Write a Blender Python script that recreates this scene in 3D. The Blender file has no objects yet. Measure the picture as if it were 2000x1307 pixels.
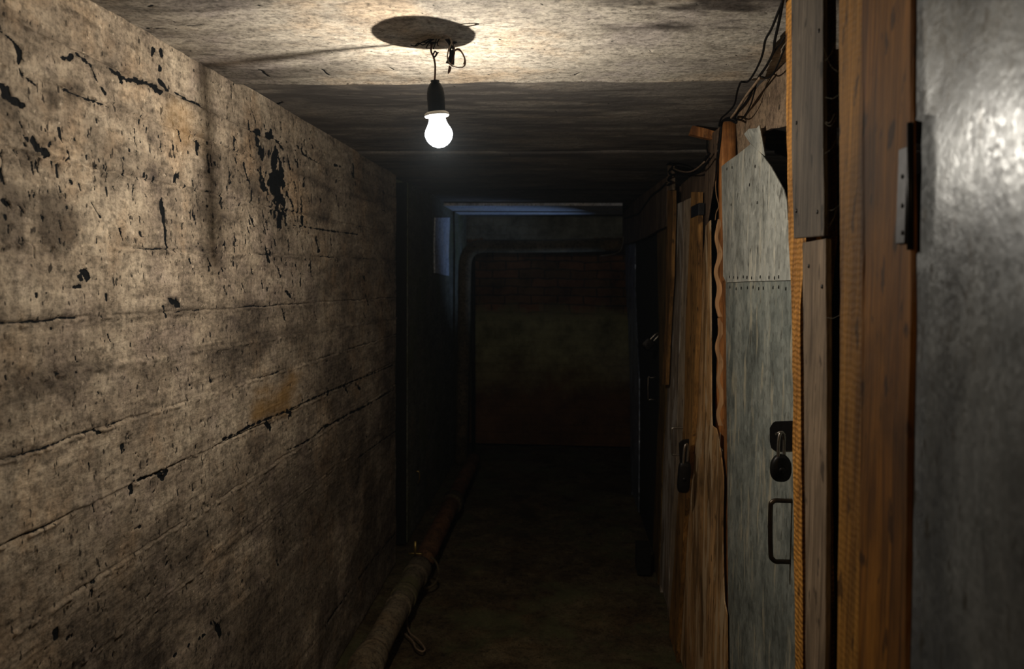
import bpy, bmesh, math, random
import numpy as np
from math import pi, sin, cos, radians, tan
from mathutils import Vector, Matrix

random.seed(7)
SC = bpy.context.scene
COL = SC.collection

# ------------------------------------------------------------------ camera, light, exposure
EYE = 1.55
PITCH, ROLL, YAW, SHIFT = radians(3.0), radians(0.5), radians(3.783), -40.76
FPX = 1500.0
ROT = Matrix.Rotation(YAW, 3, 'Z') @ Matrix.Rotation(pi/2 - PITCH, 3, 'X') @ Matrix.Rotation(ROLL, 3, 'Z')
cd = bpy.data.cameras.new('camera')
cd.sensor_width = 36; cd.lens = 36*FPX/2000; cd.shift_y = SHIFT/2000
cd.clip_start = 0.02
cd.dof.use_dof = True; cd.dof.focus_distance = 1.9; cd.dof.aperture_fstop = 4.5
cam = bpy.data.objects.new('camera', cd); COL.objects.link(cam)
cam.matrix_world = Matrix.Translation((0, 0, EYE)) @ ROT.to_4x4()
SC.camera = cam

w = bpy.data.worlds.new('world'); SC.world = w; w.use_nodes = True
w.node_tree.nodes['Background'].inputs[0].default_value = (0.02, 0.025, 0.035, 1)
w.node_tree.nodes['Background'].inputs[1].default_value = 0.05
# thin haze added to the air for a glow round the bulb
wv_ = w.node_tree.nodes.new('ShaderNodeVolumeScatter')
wv_.inputs['Color'].default_value = (0.72, 0.86, 1.0, 1); wv_.inputs['Density'].default_value = 0.0032; wv_.inputs['Anisotropy'].default_value = 0.35
w.node_tree.links.new(wv_.outputs[0], [q for q in w.node_tree.nodes if q.type == 'OUTPUT_WORLD'][0].inputs['Volume'])
SC.view_settings.view_transform = 'Standard'; SC.view_settings.look = 'None'
SC.view_settings.gamma = 1; SC.view_settings.exposure = 0.0
try: SC.view_settings.use_curve_mapping = False
except Exception: pass
SC.cycles.diffuse_bounces = 2; SC.cycles.glossy_bounces = 3; SC.cycles.max_bounces = 6
SC.cycles.caustics_reflective = False; SC.cycles.caustics_refractive = False

BULB_W = 15.5        # the bare bulb
def lamp(name, typ, loc, energy, color, size=0.01):
    l = bpy.data.lights.new(name, typ); l.energy = energy; l.color = color
    if typ == 'POINT': l.shadow_soft_size = size
    o = bpy.data.objects.new(name, l); COL.objects.link(o); o.location = loc
    return o
# the next bulb of the corridor, well behind the camera, older and warmer
lamp('warm_bulb_light', 'POINT', (-0.25, -1.9, 1.80), 14.0, (1.0, 0.66, 0.30), 0.03)
# unseen cool spot added at the far right to light the pale patches
far_spot = lamp('far_cool_spot', 'SPOT', (0.92, 6.42, 0.45), 30.0, (0.40, 0.60, 1.0), 0)
far_spot.data.shadow_soft_size = 0; far_spot.data.spot_size = radians(50); far_spot.data.spot_blend = 0.9
far_spot.rotation_euler = (Vector((-0.9, 6.15, 2.15))-Vector((0.92, 6.42, 0.45))).to_track_quat('-Z', 'Y').to_euler()

# ------------------------------------------------------------------ pixel rays of the photograph onto real planes
def ray(px, py):
    return ROT @ Vector(((px-1000)/FPX, (653.5-py+SHIFT)/FPX, -1.0))
def onX(px, py, X):
    d = ray(px, py); d = d*(X/d.x); return Vector((d.x, d.y, d.z+EYE))
def onY(px, py, Y):
    d = ray(px, py); d = d*(Y/d.y); return Vector((d.x, d.y, d.z+EYE))
def onZ(px, py, Z):
    d = ray(px, py); d = d*((Z-EYE)/d.z); return Vector((d.x, d.y, d.z+EYE))

CEIL = 2.05; XL = -0.875; XD = 0.50; XP = 0.372; YB = 6.9

# ------------------------------------------------------------------ object helpers
def setp(o, label=None, cat=None, group=None, kind=None):
    if label: o['label'] = label
    if cat: o['category'] = cat
    if group: o['group'] = group
    if kind: o['kind'] = kind
    return o
def empty(name, loc, label, cat, group=None):
    o = bpy.data.objects.new(name, None); COL.objects.link(o); o.location = loc
    o.empty_display_size = 0.05
    o['wloc'] = list(loc)
    return setp(o, label, cat, group)
def wl(o):
    return Vector(o['wloc']) if 'wloc' in o else Vector((0, 0, 0))
def mesh(name, V, Fc, mat, parent=None, smooth=False, origin=None, bevel=0):
    V = [Vector(v) for v in V]
    if parent is not None: org = wl(parent)
    elif origin is not None: org = Vector(origin)
    else:
        org = Vector(((min(v.x for v in V)+max(v.x for v in V))/2, (min(v.y for v in V)+max(v.y for v in V))/2, min(v.z for v in V)))
    me = bpy.data.meshes.new(name)
    me.from_pydata([tuple(v-org) for v in V], [], Fc)
    bm = bmesh.new(); bm.from_mesh(me); bmesh.ops.recalc_face_normals(bm, faces=bm.faces[:]); bm.to_mesh(me); bm.free()
    if smooth:
        me.polygons.foreach_set('use_smooth', [True]*len(me.polygons))
    me.materials.append(mat)
    o = bpy.data.objects.new(name, me); COL.objects.link(o)
    if parent is not None: o.parent = parent
    else: o.location = org
    o['wloc'] = list(org)
    if bevel:
        b = o.modifiers.new('bevel', 'BEVEL'); b.width = bevel; b.segments = 2; b.limit_method = 'ANGLE'; b.angle_limit = radians(40)
    return o
def resample(pts, step, amp, rnd=random):
    out = []
    for a, b in zip(pts[:-1], pts[1:]):
        n = max(1, int((b-a).length/step))
        for i in range(n):
            p = a.lerp(b, i/n)
            if i: p = p + Vector((0, rnd.uniform(-amp, amp), 0))
            out.append(p)
    out.append(pts[-1]); return out
def board(name, L, R, X, th, mat, parent=None, eb=False, et=False, amp=0.0012, bevel=0.0015, zbot=0.0, step=0.03, X2=None, ztop=None):
    """a board in the plane x=X: L and R are its far and near edges, top to bottom, in pixels"""
    l = [onX(p[0], p[1], X) for p in L]; r = [onX(p[0], p[1], X) for p in R]
    if et:
        zt = CEIL-0.003 if ztop is None else ztop
        l = [Vector((X, l[0].y, zt))]+l; r = [Vector((X, r[0].y, zt))]+r
    if eb: l = l+[Vector((X, l[-1].y, zbot))]; r = r+[Vector((X, r[-1].y, zbot))]
    l = resample(l, step, amp); r = resample(r, step, amp)
    poly = l + r[::-1]
    n = len(poly)
    V = poly + [p+Vector((th, 0, 0)) for p in poly]
    Fc = [list(range(n)), list(range(2*n-1, n-1, -1))] + [[i, (i+1) % n, n+(i+1) % n, n+i] for i in range(n)]
    return mesh(name, V, Fc, mat, parent, bevel=bevel)
def prismY(name, pts, Y, th, mat, parent=None, bevel=0.001):
    """outline in the plane y=Y (pixels), thickness going away from the viewer"""
    P = [onY(a, b, Y) for a, b in pts]; n = len(P)
    V = P + [p+Vector((0, th, 0)) for p in P]
    Fc = [list(range(n)), list(range(2*n-1, n-1, -1))] + [[i, (i+1) % n, n+(i+1) % n, n+i] for i in range(n)]
    return mesh(name, V, Fc, mat, parent, bevel=bevel)
def boxv(x0, x1, y0, y1, z0, z1):
    V = [(x, y, z) for x in (x0, x1) for y in (y0, y1) for z in (z0, z1)]
    F = [[0, 1, 3, 2], [4, 6, 7, 5], [0, 4, 5, 1], [2, 3, 7, 6], [0, 2, 6, 4], [1, 5, 7, 3]]
    return V, F
def box(name, b, mat, parent=None, bevel=0.002):
    V, F = boxv(*b); return mesh(name, V, F, mat, parent, bevel=bevel)
def smoothpath(P, k=4):
    P = [Vector(p) for p in P]
    if len(P) < 3 or k < 2: return P
    out = []
    for i in range(len(P)-1):
        p0 = P[max(i-1, 0)]; p1 = P[i]; p2 = P[i+1]; p3 = P[min(i+2, len(P)-1)]
        for j in range(k):
            t = j/k
            out.append(0.5*((2*p1)+(p2-p0)*t+(2*p0-5*p1+4*p2-p3)*t*t+(3*p1-p0-3*p2+p3)*t**3))
    out.append(P[-1]); return out
def tubev(P, r, seg=8, k=4, cap=True):
    P = smoothpath(P, k); n = len(P)
    rad = r if callable(r) else (lambda t: r)
    V = []; F = []
    up = None
    for i, p in enumerate(P):
        t = (P[min(i+1, n-1)]-P[max(i-1, 0)]).normalized()
        if up is None:
            up = Vector((0, 0, 1)) if abs(t.z) < .9 else Vector((1, 0, 0))
        s = t.cross(up).normalized(); up = s.cross(t).normalized()
        R_ = rad(i/max(1, n-1))
        for j in range(seg):
            a = 2*pi*j/seg; V.append(p+(s*cos(a)+up*sin(a))*R_)
    for i in range(n-1):
        for j in range(seg):
            F.append([i*seg+j, i*seg+(j+1) % seg, (i+1)*seg+(j+1) % seg, (i+1)*seg+j])
    if cap: F.append(list(range(seg))); F.append([(n-1)*seg+j for j in range(seg)][::-1])
    return V, F
def tube(name, P, r, mat, parent=None, seg=8, k=4):
    V, F = tubev(P, r, seg, k); return mesh(name, V, F, mat, parent, smooth=True)
def lathev(prof, base, axis=Vector((0, 0, 1)), seg=32):
    q = Vector((0, 0, 1)).rotation_difference(axis.normalized())
    V = []; F = []
    for r, h in prof:
        for j in range(seg):
            a = 2*pi*j/seg; V.append(Vector(base)+q @ Vector((r*cos(a), r*sin(a), h)))
    n = len(prof)
    for i in range(n-1):
        for j in range(seg):
            F.append([i*seg+j, i*seg+(j+1) % seg, (i+1)*seg+(j+1) % seg, (i+1)*seg+j])
    F.append(list(range(seg))); F.append([(n-1)*seg+j for j in range(seg)])
    return V, F
def lathe(name, prof, base, mat, parent=None, axis=Vector((0, 0, 1)), seg=32):
    V, F = lathev(prof, base, axis, seg); return mesh(name, V, F, mat, parent, smooth=True)
def join(parts):
    V = []; F = []
    for v, f in parts:
        k = len(V); V += list(v); F += [[i+k for i in q] for q in f]
    return V, F

# ------------------------------------------------------------------ procedural materials
class NT:
    def __init__(s, name):
        s.m = bpy.data.materials.new(name); s.m.use_nodes = True
        s.t = s.m.node_tree; s.b = s.t.nodes['Principled BSDF']
        s.tc = s.n('ShaderNodeTexCoord').outputs['Object']
    def n(s, typ, **kw):
        x = s.t.nodes.new(typ)
        for k, v in kw.items(): setattr(x, k, v)
        return x
    def l(s, a, b): s.t.links.new(a, b)
    def map(s, scale, rot=(0, 0, 0), loc=(0, 0, 0)):
        m = s.n('ShaderNodeMapping'); m.inputs['Scale'].default_value = scale
        m.inputs['Rotation'].default_value = rot; m.inputs['Location'].default_value = loc
        s.l(s.tc, m.inputs['Vector']); return m.outputs[0]
    def noise(s, scale, vec=None, detail=6, rough=0.6, dist=0):
        x = s.n('ShaderNodeTexNoise'); x.inputs['Scale'].default_value = scale; x.inputs['Detail'].default_value = detail
        x.inputs['Roughness'].default_value = rough; x.inputs['Distortion'].default_value = dist
        s.l(vec or s.tc, x.inputs['Vector']); return x.outputs['Fac']
    def ramp(s, fac, stops):
        r = s.n('ShaderNodeValToRGB'); e = r.color_ramp.elements
        while len(e) < len(stops): e.new(0.5)
        for q, (p, c) in zip(e, stops):
            q.position = p; q.color = (c[0], c[1], c[2], 1) if hasattr(c, '__len__') else (c, c, c, 1)
        s.l(fac, r.inputs[0]); return r.outputs[0]
    def mix(s, fac, a, b, mode='MIX'):
        m = s.n('ShaderNodeMix', data_type='RGBA', blend_type=mode)
        for sock, v in ((m.inputs[0], fac), (m.inputs[6], a), (m.inputs[7], b)):
            if hasattr(v, 'is_linked') or hasattr(v, 'links'): s.l(v, sock)
            elif hasattr(v, '__len__'): sock.default_value = (v[0], v[1], v[2], 1)
            else: sock.default_value = v
        return m.outputs[2]
    def math(s, op, a, b=0.5):
        m = s.n('ShaderNodeMath', operation=op)
        for sock, v in ((m.inputs[0], a), (m.inputs[1], b)):
            if hasattr(v, 'links'): s.l(v, sock)
            else: sock.default_value = v
        return m.outputs[0]
    def bump(s, h, strength, dist, prev=None):
        b = s.n('ShaderNodeBump'); b.inputs['Strength'].default_value = strength; b.inputs['Distance'].default_value = dist
        s.l(h, b.inputs['Height'])
        if prev is not None: s.l(prev, b.inputs['Normal'])
        return b.outputs[0]
    def out(s, color, rough=0.85, normal=None, metallic=0, spec=0.3):
        for k, v in (('Base Color', color), ('Roughness', rough), ('Metallic', metallic)):
            if hasattr(v, 'links'): s.l(v, s.b.inputs[k])
            elif hasattr(v, '__len__'): s.b.inputs[k].default_value = (v[0], v[1], v[2], 1)
            else: s.b.inputs[k].default_value = v
        s.b.inputs['Specular IOR Level'].default_value = spec
        if normal is not None: s.l(normal, s.b.inputs['Normal'])
        return s.m

def sc(c, k): return tuple(x*k for x in c)
def wood(name, light, mid, dark, gs=1.0, rough=0.75, saw=0, sawmix=0.30, bump=0.6, blotch=0.5, patches=None, spots=0.62):
    n = NT(name)
    g1 = n.noise(6*gs, n.map((9, 9, 0.55)), 8, 0.62, 0.6)
    g2 = n.noise(30*gs, n.map((8, 8, 0.28)), 5, 0.6, 0.3)
    g3 = n.noise(3.1, n.map((2.2, 2.2, 1.0)), 5, 0.65, 0.4)
    c = n.ramp(g1, [(0.30, dark), (0.47, mid), (0.66, light)])
    f = n.ramp(g2, [(0.35, 0.45), (0.6, 1.0)])
    c = n.mix(0.75, c, f, 'MULTIPLY')
    st = n.ramp(g3, [(0.36, 1-blotch), (0.58, 1.0)])
    c = n.mix(1.0, c, st, 'MULTIPLY')
    kn = n.noise(38, n.map((1, 1, 0.45)), 3, 0.5)
    kk = n.ramp(kn, [(spots, 0.0), (spots+0.06, 1.0)])
    c = n.mix(n.math('MULTIPLY', kk, 0.75), c, sc(dark, 0.25))
    if patches:
        pn = n.noise(4.0, n.map((3, 3, 0.7), loc=(3, 1, 2)), 6, 0.6, 0.8)
        c = n.mix(n.ramp(pn, [(0.51, 0.0), (0.58, 0.75)]), c, patches)
    h = n.math('ADD', g1, n.math('MULTIPLY', g2, 0.6))
    nm = n.bump(h, bump, 0.004)
    if saw:
        wv = n.n('ShaderNodeTexWave', wave_type='BANDS', bands_direction='Z')
        wv.inputs['Scale'].default_value = saw; wv.inputs['Distortion'].default_value = 5.0; wv.inputs['Detail'].default_value = 4
        wv.inputs['Detail Scale'].default_value = 1.6
        n.l(n.map((1, 1, 1), rot=(0.0, 0.45, 0)), wv.inputs['Vector'])
        c = n.mix(sawmix, c, n.ramp(wv.outputs['Fac'], [(0.1, 0.35), (0.75, 1.1)]), 'MULTIPLY')
        nm = n.bump(wv.outputs['Fac'], sawmix*2, 0.002, nm)
    return n.out(c, rough, nm, 0, 0.25)
def galv(name, a, b, c3, rough=0.42, metallic=0.75, rv=1.0, spangle=55, streak=None, bumpy=0.25, dirt=(0.05, 0.045, 0.035)):
    n = NT(name)
    v = n.n('ShaderNodeTexVoronoi'); v.inputs['Scale'].default_value = spangle
    wv = n.noise(14, None, 5, 0.65)
    n.l(n.tc, v.inputs['Vector'])
    sep = n.n('ShaderNodeSeparateColor'); n.l(v.outputs['Color'], sep.inputs[0])
    big = n.noise(5, n.map((1.3, 1.3, 0.75)), 8, 0.72, 0.5)
    c = n.ramp(big, [(0.36, c3), (0.48, b), (0.62, a)])
    c = n.mix(0.30, c, n.ramp(sep.outputs[0], [(0, 0.35), (1, 1.25)]), 'MULTIPLY')
    fine = n.noise(70, n.map((1, 1, 0.35)), 4, 0.6)
    c = n.mix(n.ramp(fine, [(0.58, 0.0), (0.70, 0.85)]), c, dirt)
    if streak:
        sn = n.noise(11, n.map((2.6, 2.6, 0.5), loc=(1.3, 0.4, 0.9)), 5, 0.6, 0.3)
        c = n.mix(n.ramp(sn, [(0.55, 0.0), (0.66, 0.7)]), c, streak)
    r = n.ramp(n.math('ADD', n.math('MULTIPLY', wv, 0.6), n.math('MULTIPLY', sep.outputs[1], 0.4)), [(0.3, rough-0.12*rv), (0.7, rough+0.16*rv)])
    h = n.math('ADD', n.noise(9, None, 4, 0.55), n.math('MULTIPLY', wv, 0.5))
    nm = n.bump(h, bumpy, 0.02)
    return n.out(c, r, nm, metallic, 0.5)
def plain(name, col, rough=0.6, metallic=0, bump=0.2, var=0.5, scale=60, spec=0.3):
    n = NT(name); f = n.noise(scale, None, 5, 0.6)
    c = n.mix(1.0, col, n.ramp(f, [(0.3, 1-var), (0.7, 1.0)]), 'MULTIPLY')
    return n.out(c, rough, n.bump(f, bump, 0.002), metallic, spec)
def concrete(name, light, mid, dark, along='Y', attr=True, tint=(0.30, 0.16, 0.035), green=None, fleck=0.66, rough=0.9, bump=0.6):
    n = NT(name)
    st = {'Y': (2.5, 0.7, 2.6), 'X': (0.85, 2.3, 1), 'N': (1, 1, 1)}[along]
    a = n.noise(2.2, None, 8, 0.68, 0.6)
    b = n.noise(7, n.map(st), 8, 0.7, 0.3)
    g = n.noise(38, n.map(tuple(0.6 + 0.4*q for q in st)), 6, 0.7)
    m = n.math('ADD', n.math('MULTIPLY', a, 0.5), n.math('MULTIPLY', b, 0.5))
    c = n.ramp(m, [(0.36, dark), (0.48, mid), (0.60, light)])
    c = n.mix(0.9, c, n.ramp(g, [(0.34, 0.42), (0.52, 1.05)]), 'MULTIPLY')
    gf = n.noise(110, None, 5, 0.75)
    c = n.mix(0.85, c, n.ramp(gf, [(0.36, 0.45), (0.50, 1.0), (0.66, 1.25)]), 'MULTIPLY')
    hue = n.noise(3.7, n.map((1, 1, 1), loc=(4, 4, 1)), 6, 0.65)
    c = n.mix(n.ramp(hue, [(0.52, 0.0), (0.66, 0.6)]), c, n.mix(1.0, c, (1.12, 0.92, 0.72), 'MULTIPLY'))
    c = n.mix(n.ramp(hue, [(0.34, 0.7), (0.46, 0.0)]), c, n.mix(1.0, c, (0.86, 0.84, 0.92), 'MULTIPLY'))
    vs = n.noise(16, n.map((3, 3, 0.5), loc=(2, 5, 1)), 5, 0.65)     # vertical streaks and runs
    if along == 'Y':
        c = n.mix(0.55, c, n.ramp(vs, [(0.36, 0.5), (0.55, 1.0)]), 'MULTIPLY')
    fl = n.noise(85, n.map((1, 1, 0.55), loc=(0, 3, 0)), 2, 0.5)
    c = n.mix(n.ramp(fl, [(fleck, 0.0), (fleck+0.04, 0.9)]), c, sc(dark, 0.2))
    wf = n.noise(60, n.map((1, 1, 1), loc=(9, 3, 4)), 2, 0.5)
    c = n.mix(n.ramp(wf, [(0.70, 0.0), (0.74, 0.5)]), c, sc(light, 1.5))
    if green: 
        gn = n.noise(3.2, n.map((1, 1, 0.8), loc=(7, 7, 7)), 6, 0.7)
        c = n.mix(n.ramp(gn, [(0.50, 0.0), (0.62, 0.65)]), c, green)
    h = n.math('ADD', n.math('MULTIPLY', b, 0.8), n.math('MULTIPLY', g, 0.6))
    if attr:
        at = n.n('ShaderNodeAttribute'); at.attribute_name = 'marks'
        sp = n.n('ShaderNodeSeparateColor'); n.l(at.outputs['Color'], sp.inputs[0])
        c = n.mix(sp.outputs[1], c, n.mix(1.0, c, (0.16, 0.15, 0.15), 'MULTIPLY'))
        c = n.mix(sp.outputs[2], c, tint)
        tn = n.noise(120, n.map((1, 1, 0.5), loc=(2, 2, 2)), 3, 0.6)
        tf = n.ramp(n.math('ADD', sp.outputs[0], n.math('MULTIPLY', n.math('SUBTRACT', tn, 0.5), 0.7)), [(0.44, 0.0), (0.58, 1.0)])
        c = n.mix(tf, c, (0.003, 0.004, 0.005))
    nm = n.bump(h, bump, 0.008)
    return n.out(c, rough, nm, 0, 0.2)

M = {}
M['wall'] = concrete('board_marked_concrete', (0.58, 0.475, 0.35), (0.37, 0.292, 0.21), (0.13, 0.102, 0.080))
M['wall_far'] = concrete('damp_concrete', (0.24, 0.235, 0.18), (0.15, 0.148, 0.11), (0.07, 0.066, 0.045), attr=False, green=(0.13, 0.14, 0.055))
M['ceil'] = concrete('ceiling_concrete', (0.62, 0.56, 0.47), (0.46, 0.41, 0.34), (0.24, 0.215, 0.185), along='X', tint=(0.12, 0.108, 0.100), fleck=0.70)
M['floor'] = concrete('earth_floor', (0.15, 0.115, 0.06), (0.085, 0.060, 0.030), (0.035, 0.024, 0.012), along='N', attr=False, green=(0.10, 0.105, 0.045), bump=0.9)
M['bluelit'] = concrete('pale_blue_lit_patch', (0.80, 0.84, 0.92), (0.68, 0.72, 0.80), (0.38, 0.42, 0.50), along='X', attr=False)  # pale tone that paints the cool light into the patches
M['dark'] = plain('shade_and_dark_parts', (0.015, 0.013, 0.010), 0.95)  # near-black; paints shade into the wall slot, also colours dark parts
def brickmat():
    n = NT('old_brick')
    br = n.n('ShaderNodeTexBrick'); br.offset = 0.5
    br.inputs['Scale'].default_value = 1.0
    br.inputs['Brick Width'].default_value = 0.235; br.inputs['Row Height'].default_value = 0.078
    br.inputs['Mortar Size'].default_value = 0.008; br.inputs['Mortar Smooth'].default_value = 0.4
    br.inputs['Color1'].default_value = (0.17, 0.075, 0.032, 1); br.inputs['Color2'].default_value = (0.11, 0.062, 0.026, 1)
    br.inputs['Mortar'].default_value = (0.055, 0.036, 0.02, 1)
    mp = n.n('ShaderNodeMapping'); mp.inputs['Rotation'].default_value = (pi/2, 0, 0); n.l(n.tc, mp.inputs['Vector'])
    wn = n.n('ShaderNodeTexNoise'); wn.inputs['Scale'].default_value = 6; n.l(n.tc, wn.inputs['Vector'])
    av = n.n('ShaderNodeVectorMath', operation='MULTIPLY_ADD'); n.l(wn.outputs['Color'], av.inputs[0]); av.inputs[1].default_value = (0.05, 0.05, 0.05); n.l(mp.outputs[0], av.inputs[2])
    n.l(av.outputs[0], br.inputs['Vector'])
    big = n.noise(3.0, None, 6, 0.7)
    c = n.mix(1.0, br.outputs['Color'], n.ramp(big, [(0.35, 0.35), (0.6, 1.3)]), 'MULTIPLY')
    sp = n.n('ShaderNodeSeparateXYZ'); n.l(n.tc, sp.inputs[0])
    rag = n.math('ADD', sp.outputs['Z'], n.math('MULTIPLY', n.math('SUBTRACT', n.noise(4, None, 6, 0.65), 0.3), 0.5))
    pl = n.ramp(n.noise(4, None, 7, 0.7), [(0.35, (0.11, 0.10, 0.035)), (0.6, (0.34, 0.32, 0.15))])
    low = n.ramp(n.noise(3, None, 6, 0.7), [(0.35, (0.07, 0.032, 0.014)), (0.65, (0.17, 0.085, 0.034))])
    m1 = n.n('ShaderNodeMapRange'); m1.inputs['From Min'].default_value = 1.38; m1.inputs['From Max'].default_value = 1.26; n.l(rag, m1.inputs['Value'])
    m2 = n.n('ShaderNodeMapRange'); m2.inputs['From Min'].default_value = 0.98; m2.inputs['From Max'].default_value = 0.55; n.l(rag, m2.inputs['Value'])
    m3 = n.n('ShaderNodeMapRange'); m3.inputs['From Min'].default_value = 1.90; m3.inputs['From Max'].default_value = 1.94; n.l(rag, m3.inputs['Value'])
    c = n.mix(m1.outputs[0], c, pl); c = n.mix(m2.outputs[0], c, low)
    c = n.mix(m3.outputs[0], c, n.ramp(n.noise(5, None, 7, 0.7), [(0.35, (0.10, 0.10, 0.08)), (0.6, (0.30, 0.31, 0.25))]))
    h = n.math('ADD', n.math('MULTIPLY', br.outputs['Fac'], -0.8), n.noise(30, None, 5, 0.6))
    return n.out(c, 0.92, n.bump(h, 0.7, 0.01), 0, 0.2)
M['brick'] = brickmat()
M['orange_saw'] = wood('rough_sawn_orange_wood', (0.74, 0.35, 0.065), (0.55, 0.24, 0.040), (0.23, 0.09, 0.015), saw=38, bump=0.7, blotch=0.35)
M['post'] = wood('thick_orange_post_wood', (0.30, 0.125, 0.015), (0.20, 0.080, 0.009), (0.06, 0.021, 0.003), gs=0.6, bump=0.6, blotch=0.6, spots=0.60)
M['jamb'] = wood('brown_orange_jamb', (0.50, 0.26, 0.075), (0.33, 0.165, 0.045), (0.12, 0.055, 0.014), gs=1.0, bump=0.6, blotch=0.6, spots=0.60)
M['postsaw'] = wood('sawn_side_of_post', (0.38, 0.178, 0.028), (0.28, 0.127, 0.019), (0.11, 0.044, 0.007), gs=0.8, saw=34, sawmix=0.10, bump=0.6, blotch=0.4)
M['greyboard'] = wood('weathered_grey_board', (0.175, 0.138, 0.102), (0.122, 0.096, 0.070), (0.052, 0.040, 0.030), gs=1.4, blotch=0.4)
M['tanboard'] = wood('weathered_tan_board', (0.38, 0.275, 0.18), (0.25, 0.178, 0.115), (0.11, 0.075, 0.048), gs=1.3, blotch=0.45)
M['palerplank'] = wood('pale_weathered_plank', (0.66, 0.52, 0.36), (0.48, 0.36, 0.24), (0.2, 0.14, 0.09), gs=1.3, blotch=0.4)
M['fibre'] = wood('stained_fibreboard', (0.74, 0.43, 0.19), (0.54, 0.30, 0.115), (0.26, 0.13, 0.045), gs=0.35, bump=0.25, blotch=0.7, patches=(0.62, 0.46, 0.28))
M['brownboard'] = wood('brown_hardboard', (0.23, 0.155, 0.10), (0.155, 0.10, 0.062), (0.07, 0.044, 0.027), gs=0.8, bump=0.4, blotch=0.45)
M['roughboard'] = concrete('coarse_brown_chipboard', (0.30, 0.21, 0.135), (0.20, 0.14, 0.09), (0.10, 0.066, 0.042), along='N', attr=False)
M['olive'] = wood('olive_brown_plank', (0.26, 0.165, 0.055), (0.165, 0.10, 0.030), (0.07, 0.04, 0.012), gs=1.2)
M['dplank'] = wood('dark_grey_plank', (0.52, 0.42, 0.32), (0.36, 0.275, 0.20), (0.15, 0.11, 0.078), gs=1.2, patches=(0.62, 0.58, 0.52))
M['log'] = wood('peeled_log', (0.62, 0.27, 0.09), (0.48, 0.18, 0.045), (0.15, 0.055, 0.018), gs=0.9, bump=0.9, blotch=0.7)
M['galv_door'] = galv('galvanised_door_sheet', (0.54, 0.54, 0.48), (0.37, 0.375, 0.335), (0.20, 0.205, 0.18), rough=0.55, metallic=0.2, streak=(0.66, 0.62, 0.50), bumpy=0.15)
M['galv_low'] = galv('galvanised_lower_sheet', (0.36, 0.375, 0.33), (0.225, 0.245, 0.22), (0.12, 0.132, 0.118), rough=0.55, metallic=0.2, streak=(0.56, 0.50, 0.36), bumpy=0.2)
M['galv_near'] = galv('blotchy_zinc_sheet', (0.195, 0.205, 0.205), (0.128, 0.137, 0.14), (0.075, 0.082, 0.088), rough=0.36, metallic=0.25, spangle=160, bumpy=0.13, rv=0.5)
M['bluedoor'] = galv('dark_blue_grey_metal', (0.42, 0.48, 0.62), (0.26, 0.31, 0.42), (0.08, 0.10, 0.14), rough=0.42, metallic=0.8, streak=(0.62, 0.70, 0.85))
M['bakelite'] = plain('black_bakelite', (0.006, 0.007, 0.009), 0.55, bump=0.03, spec=0.12)
M['blackiron'] = plain('blackened_iron', (0.014, 0.012, 0.011), 0.45, 0.5)
M['steel'] = plain('worn_steel', (0.34, 0.31, 0.27), 0.32, 0.9, var=0.4)
M['strapsteel'] = plain('grey_steel_strap', (0.06, 0.058, 0.06), 0.55, 0.4, var=0.6)
M['handle'] = plain('brown_steel_rod', (0.075, 0.055, 0.038), 0.33, 0.8)
M['cable'] = plain('black_cable', (0.006, 0.005, 0.005), 0.6, spec=0.1)
M['coppercord'] = plain('brown_lamp_cord', (0.12, 0.045, 0.02), 0.5)
M['greycord'] = plain('pale_wire', (0.34, 0.28, 0.23), 0.5)
M['tanwire'] = plain('tan_cable', (0.28, 0.19, 0.12), 0.6)
M['tape'] = plain('black_tape', (0.008, 0.008, 0.009), 0.5)
M['flange'] = plain('white_ceramic_ring', (0.80, 0.82, 0.80), 0.35, var=0.1)
M['pipe'] = concrete('wrapped_pipe', (0.21, 0.165, 0.105), (0.135, 0.105, 0.066), (0.06, 0.046, 0.03), along='N', attr=False, green=(0.12, 0.115, 0.045))
M['rustpipe'] = concrete('rusty_pipe', (0.20, 0.10, 0.045), (0.11, 0.052, 0.022), (0.045, 0.022, 0.010), along='N', attr=False)
M['darkpipe'] = concrete('dark_painted_pipe', (0.14, 0.105, 0.06), (0.08, 0.062, 0.034), (0.035, 0.026, 0.015), along='N', attr=False)
M['brass'] = plain('tarnished_brass', (0.42, 0.30, 0.09), 0.35, 0.8)
M['web'] = plain('dusty_cobweb', (0.42, 0.38, 0.28), 0.9)
M['strip'] = plain('pale_brown_edge', (0.42, 0.235, 0.11), 0.8)
M['wavy'] = wood('tan_corrugated_edge', (0.82, 0.48, 0.24), (0.70, 0.39, 0.18), (0.42, 0.21, 0.09), gs=0.5, bump=0.2, blotch=0.25)

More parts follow.
